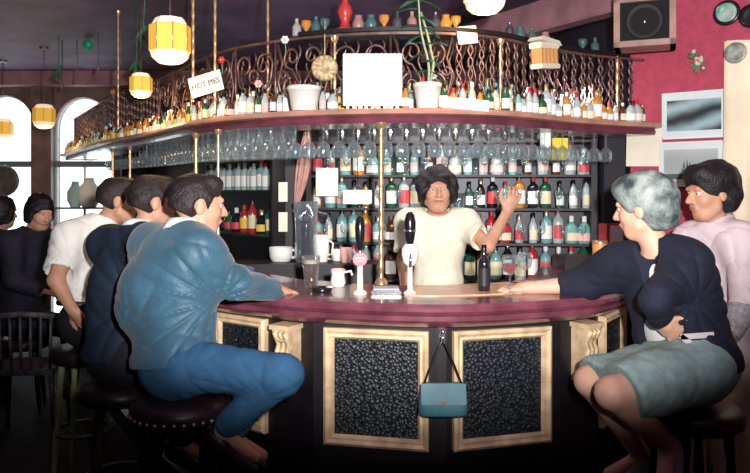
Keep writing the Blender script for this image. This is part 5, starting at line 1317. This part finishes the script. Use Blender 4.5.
# ------------------------------------------------------------------ stools
def stool(x, y, seat_z, r, lab, studs=True, legm=M_WOOD, rz=.4, ring=M_IRON, padm=None):
    t = empty('bar_stool', (x, y, 0), rz, lab, 'bar stool', 'bar stools')
    m = MB(); m.lathe([(r*.9, seat_z-.075), (r, seat_z-.06), (r*1.01, seat_z-.03), (r*.95, seat_z-.008), (r*.6, seat_z), (.001, seat_z)], 28); m.build('seat', padm or mat('oxblood_leather', (.03, .015, .02), .4), t)
    if studs:
        m = MB()
        for k in range(34): a = 2*math.pi*k/34; m.sphere((r*1.005*math.cos(a), r*1.005*math.sin(a), seat_z-.055), .0075, n=6, m=4)
        m.build('stud_row', M_BRASS, t)
    for k in range(4):
        a = math.pi/4+k*math.pi/2; m = MB()
        p = [V3(r*.68*math.cos(a)*(1+.45*u), r*.68*math.sin(a)*(1+.45*u), (seat_z-.07)*(1-u)) for u in np.linspace(0, 1, 12)]
        m.tube(p, [.017, .019, .015, .019, .021, .015, .017, .019, .015, .017, .014, .012], 8); m.build('leg', legm, t)
    m = MB(); rr_ = r*.68*1.28; m.tube([V3(rr_*math.cos(a), rr_*math.sin(a), .30) for a in np.linspace(0, 2*math.pi, 33)[:-1]], .009, 6, closed=True); m.build('foot_ring', ring, t)
    return t
b_ = P(176, 362, 2.75); stool(b_[0]+.02, b_[1]-.0, b_[2]-.13, .185, 'round stool with brass studs under the man in the steel-blue jacket')
b_ = P(120, 352, 3.2); stool(b_[0], b_[1], b_[2]-.135, .17, 'dark wooden stool under the man in the navy jacket', False, mat('reddish_stool_wood', (.09, .045, .045), .45))
b_ = P(88, 320, 3.82); stool(b_[0]-.02, b_[1], b_[2]-.135, .17, 'stool with pale yellow-green legs under the man in the white shirt', False, mat('pale_green_painted_wood', (.5, .58, .3), .5), .0)
b_ = P(692, 370, 2.75); stool(b_[0], b_[1], b_[2]-.13, .18, 'dark stool under the grey-haired woman', False, M_WOOD, .2)
b_ = P(22, 318, 5.2); stool(b_[0], b_[1], b_[2]-.135, .19, 'dark stool under the hunched person by the windows', False, M_WOOD, .3)
b_ = P(-16, 312, 5.7); stool(b_[0], b_[1], b_[2]-.135, .19, 'stool at the extreme left edge', False, M_WOOD, .3)
# spindle chair at the lower left
ch = empty('spindle_chair', (P(30, 330, 4.6)[0], 4.6, 0), .15, 'dark spindle-backed chair at the lower left under the hunched person', 'chair'); MSP = mat('worn_grey_wood', (.12, .11, .13), .5, var=.4, vs=20)
m = MB(); m.box((0, .0, .44), (.40, .38, .035), bev=.01); m.build('seat', MSP, ch)
for x in (-.17, .17):
    for y in (-.16, .16): m = MB(); m.tube([V3(x, y, .43), V3(x*1.15, y*1.15, 0)], [.018, .014], 8); m.build('leg', MSP, ch)
m = MB(); m.tube([V3(-.19, -.17, .78), V3(0, -.2, .8), V3(.19, -.17, .78)], .018, 8); m.build('top_rail', MSP, ch)
for k in range(7):
    x = -.165+.055*k; m = MB(); m.tube([V3(x, -.165, .45), V3(x*1.05, -.185, .62), V3(x*1.08, -.19, .785)], [.008, .011, .008], 6); m.build('spindle', MSP, ch)
# folded white slip in the grey-haired woman's hand
hp = GJ['wrL']+nrm(V3(.75, .05, -.65))*.08+V3(.0, -.045, 0)
o = empty('folded_paper', hp, 0, 'folded white paper slip held by the grey-haired woman at her hip', 'paper'); m = MB()
for an in (-.42, -.0+.28):
    M = Matrix.Rotation(an+.35, 4, 'Y'); m.box((.055, -.004, 0), (.12, .004, .02), M=M)
m.build('paper', mat('pink_white_paper', (.85, .75, .78), .6), o)
# round dark plaque in the window
o = empty('round_plaque', (wx(9), FY-.12, wz(181)), 0, 'dark round plaque hung in the first arched window', 'plaque'); m = MB(); m.lathe([(.001, .01), (.13, .01), (.17, .02), (.18, .0), (.001, -.005)], 24, M=MX, caps=False); m.build('disc', mat('dark_teal_plaque', (.03, .05, .055), .5, vs=12, col2=(.12, .1, .1)), o)
m = MB(); m.tube([V3(0, 0, .17), V3(0, .05, wz(164)-wz(181))], .005, 4); m.build('cord', M_IRON, o)
# pale jug-shaped ornaments on second window sill
for px, w_, h_, mt, lab in ((76, .09, .3, M_TEAL, 'teal vase on the sill of the second arched window'), (90, .13, .34, M_POT, 'pale round-shouldered jar on the sill of the second arched window')):
    m = MB(); m.lathe([(w_*.6, 0), (w_, h_*.25), (w_, h_*.6), (w_*.5, h_*.85), (w_*.45, h_), (w_*.4, h_), (w_*.4, h_*.8)], 16); o = m.build('vase', mt); o.location = (wx(px), FY-.02, wz(207)); tag(o, lab, 'vase')
m = MB(); m.box((wx(83), FY-.03, wz(207)-.012), (.68, .16, .022)); structure(m.build('trim_5', M_GREYW))
# ------------------------------------------------------------------ light, sky, camera
w = bpy.data.worlds.new('World'); SC.world = w; w.use_nodes = True
bg = w.node_tree.nodes['Background']; bg.inputs['Color'].default_value = (.85, .97, 1, 1); bg.inputs['Strength'].default_value = 3.2
def spot(loc, tgt, e, ang, blend, col, size=.05):
    L = bpy.data.lights.new('flash', 'SPOT'); L.energy = e; L.spot_size = math.radians(ang); L.spot_blend = blend; L.color = col; L.shadow_soft_size = size
    o = bpy.data.objects.new('flash', L); COL.objects.link(o); o.location = loc; d = Vector(tgt)-Vector(loc); o.rotation_euler = d.to_track_quat('-Z', 'Y').to_euler(); return o
spot((.18, -.05, 1.72), (.1, 4, 1.72+4*math.tan(math.radians(19.5))), 800, 87, .5, (1, .95, .93), .04)
def area(name, loc, tgt, e, sx, sy, col):
    L = bpy.data.lights.new(name, 'AREA'); L.shape = 'RECTANGLE'; L.size = sx; L.size_y = sy; L.energy = e; L.color = col
    o = bpy.data.objects.new(name, L); COL.objects.link(o); o.location = loc; d = Vector(tgt)-Vector(loc); o.rotation_euler = d.to_track_quat('-Z', 'Y').to_euler(); return o
area('bar_light', (.45, 4.05, 2.1), (.45, 4.9, 1.3), 14, 1.6, .08, (1, .93, .86))
cam = bpy.data.cameras.new('Camera'); co = bpy.data.objects.new('Camera', cam); COL.objects.link(co)
co.location = (0, 0, CZ); co.rotation_euler = (math.pi/2, 0, 0); cam.sensor_width = 36; cam.lens = F*36/750
cam.shift_y = -(236.5-HY)/750; SC.camera = co; cam.clip_start = .05
SC.view_settings.view_transform = 'Standard'; SC.view_settings.look = 'None'; SC.view_settings.exposure = 0; SC.view_settings.gamma = 1
SC.view_settings.use_curve_mapping = False
SC.cycles.max_bounces = 8; SC.cycles.transparent_max_bounces = 24; SC.cycles.use_denoising = True

# ------------------------------------------------------------------ details that belong to one part hang under that part
UNDER = {'stud_row': 'seat', 'clasp': 'flap', 'cage': 'shade', 'badge_band': 'badge', 'ferrule': 'spout', 'pane': 'window_frame', 'transom': 'window_frame',
         'glazing_bar': 'window_frame', 'rim': 'dish', 'dust_cap': 'cone', 'froth': 'beer', 'ship_drawing': 'print', 'iris': 'eye', 'shirt_collar': 'jacket', 'lettering': 'card', 'moulding': 'countertop', 'worktop_inlay': 'countertop'}
base = lambda n: n.split('.')[0]
for root in [o for o in bpy.data.objects if o.parent is None]:
    kids = list(root.children)
    for ch in kids:
        want = UNDER.get(base(ch.name))
        c = [k for k in kids if base(k.name) == want] if want else []
        if c:
            if want == 'eye': c.sort(key=lambda k: (k.data.vertices[0].co-ch.data.vertices[0].co).length)
            ch.parent = c[0]
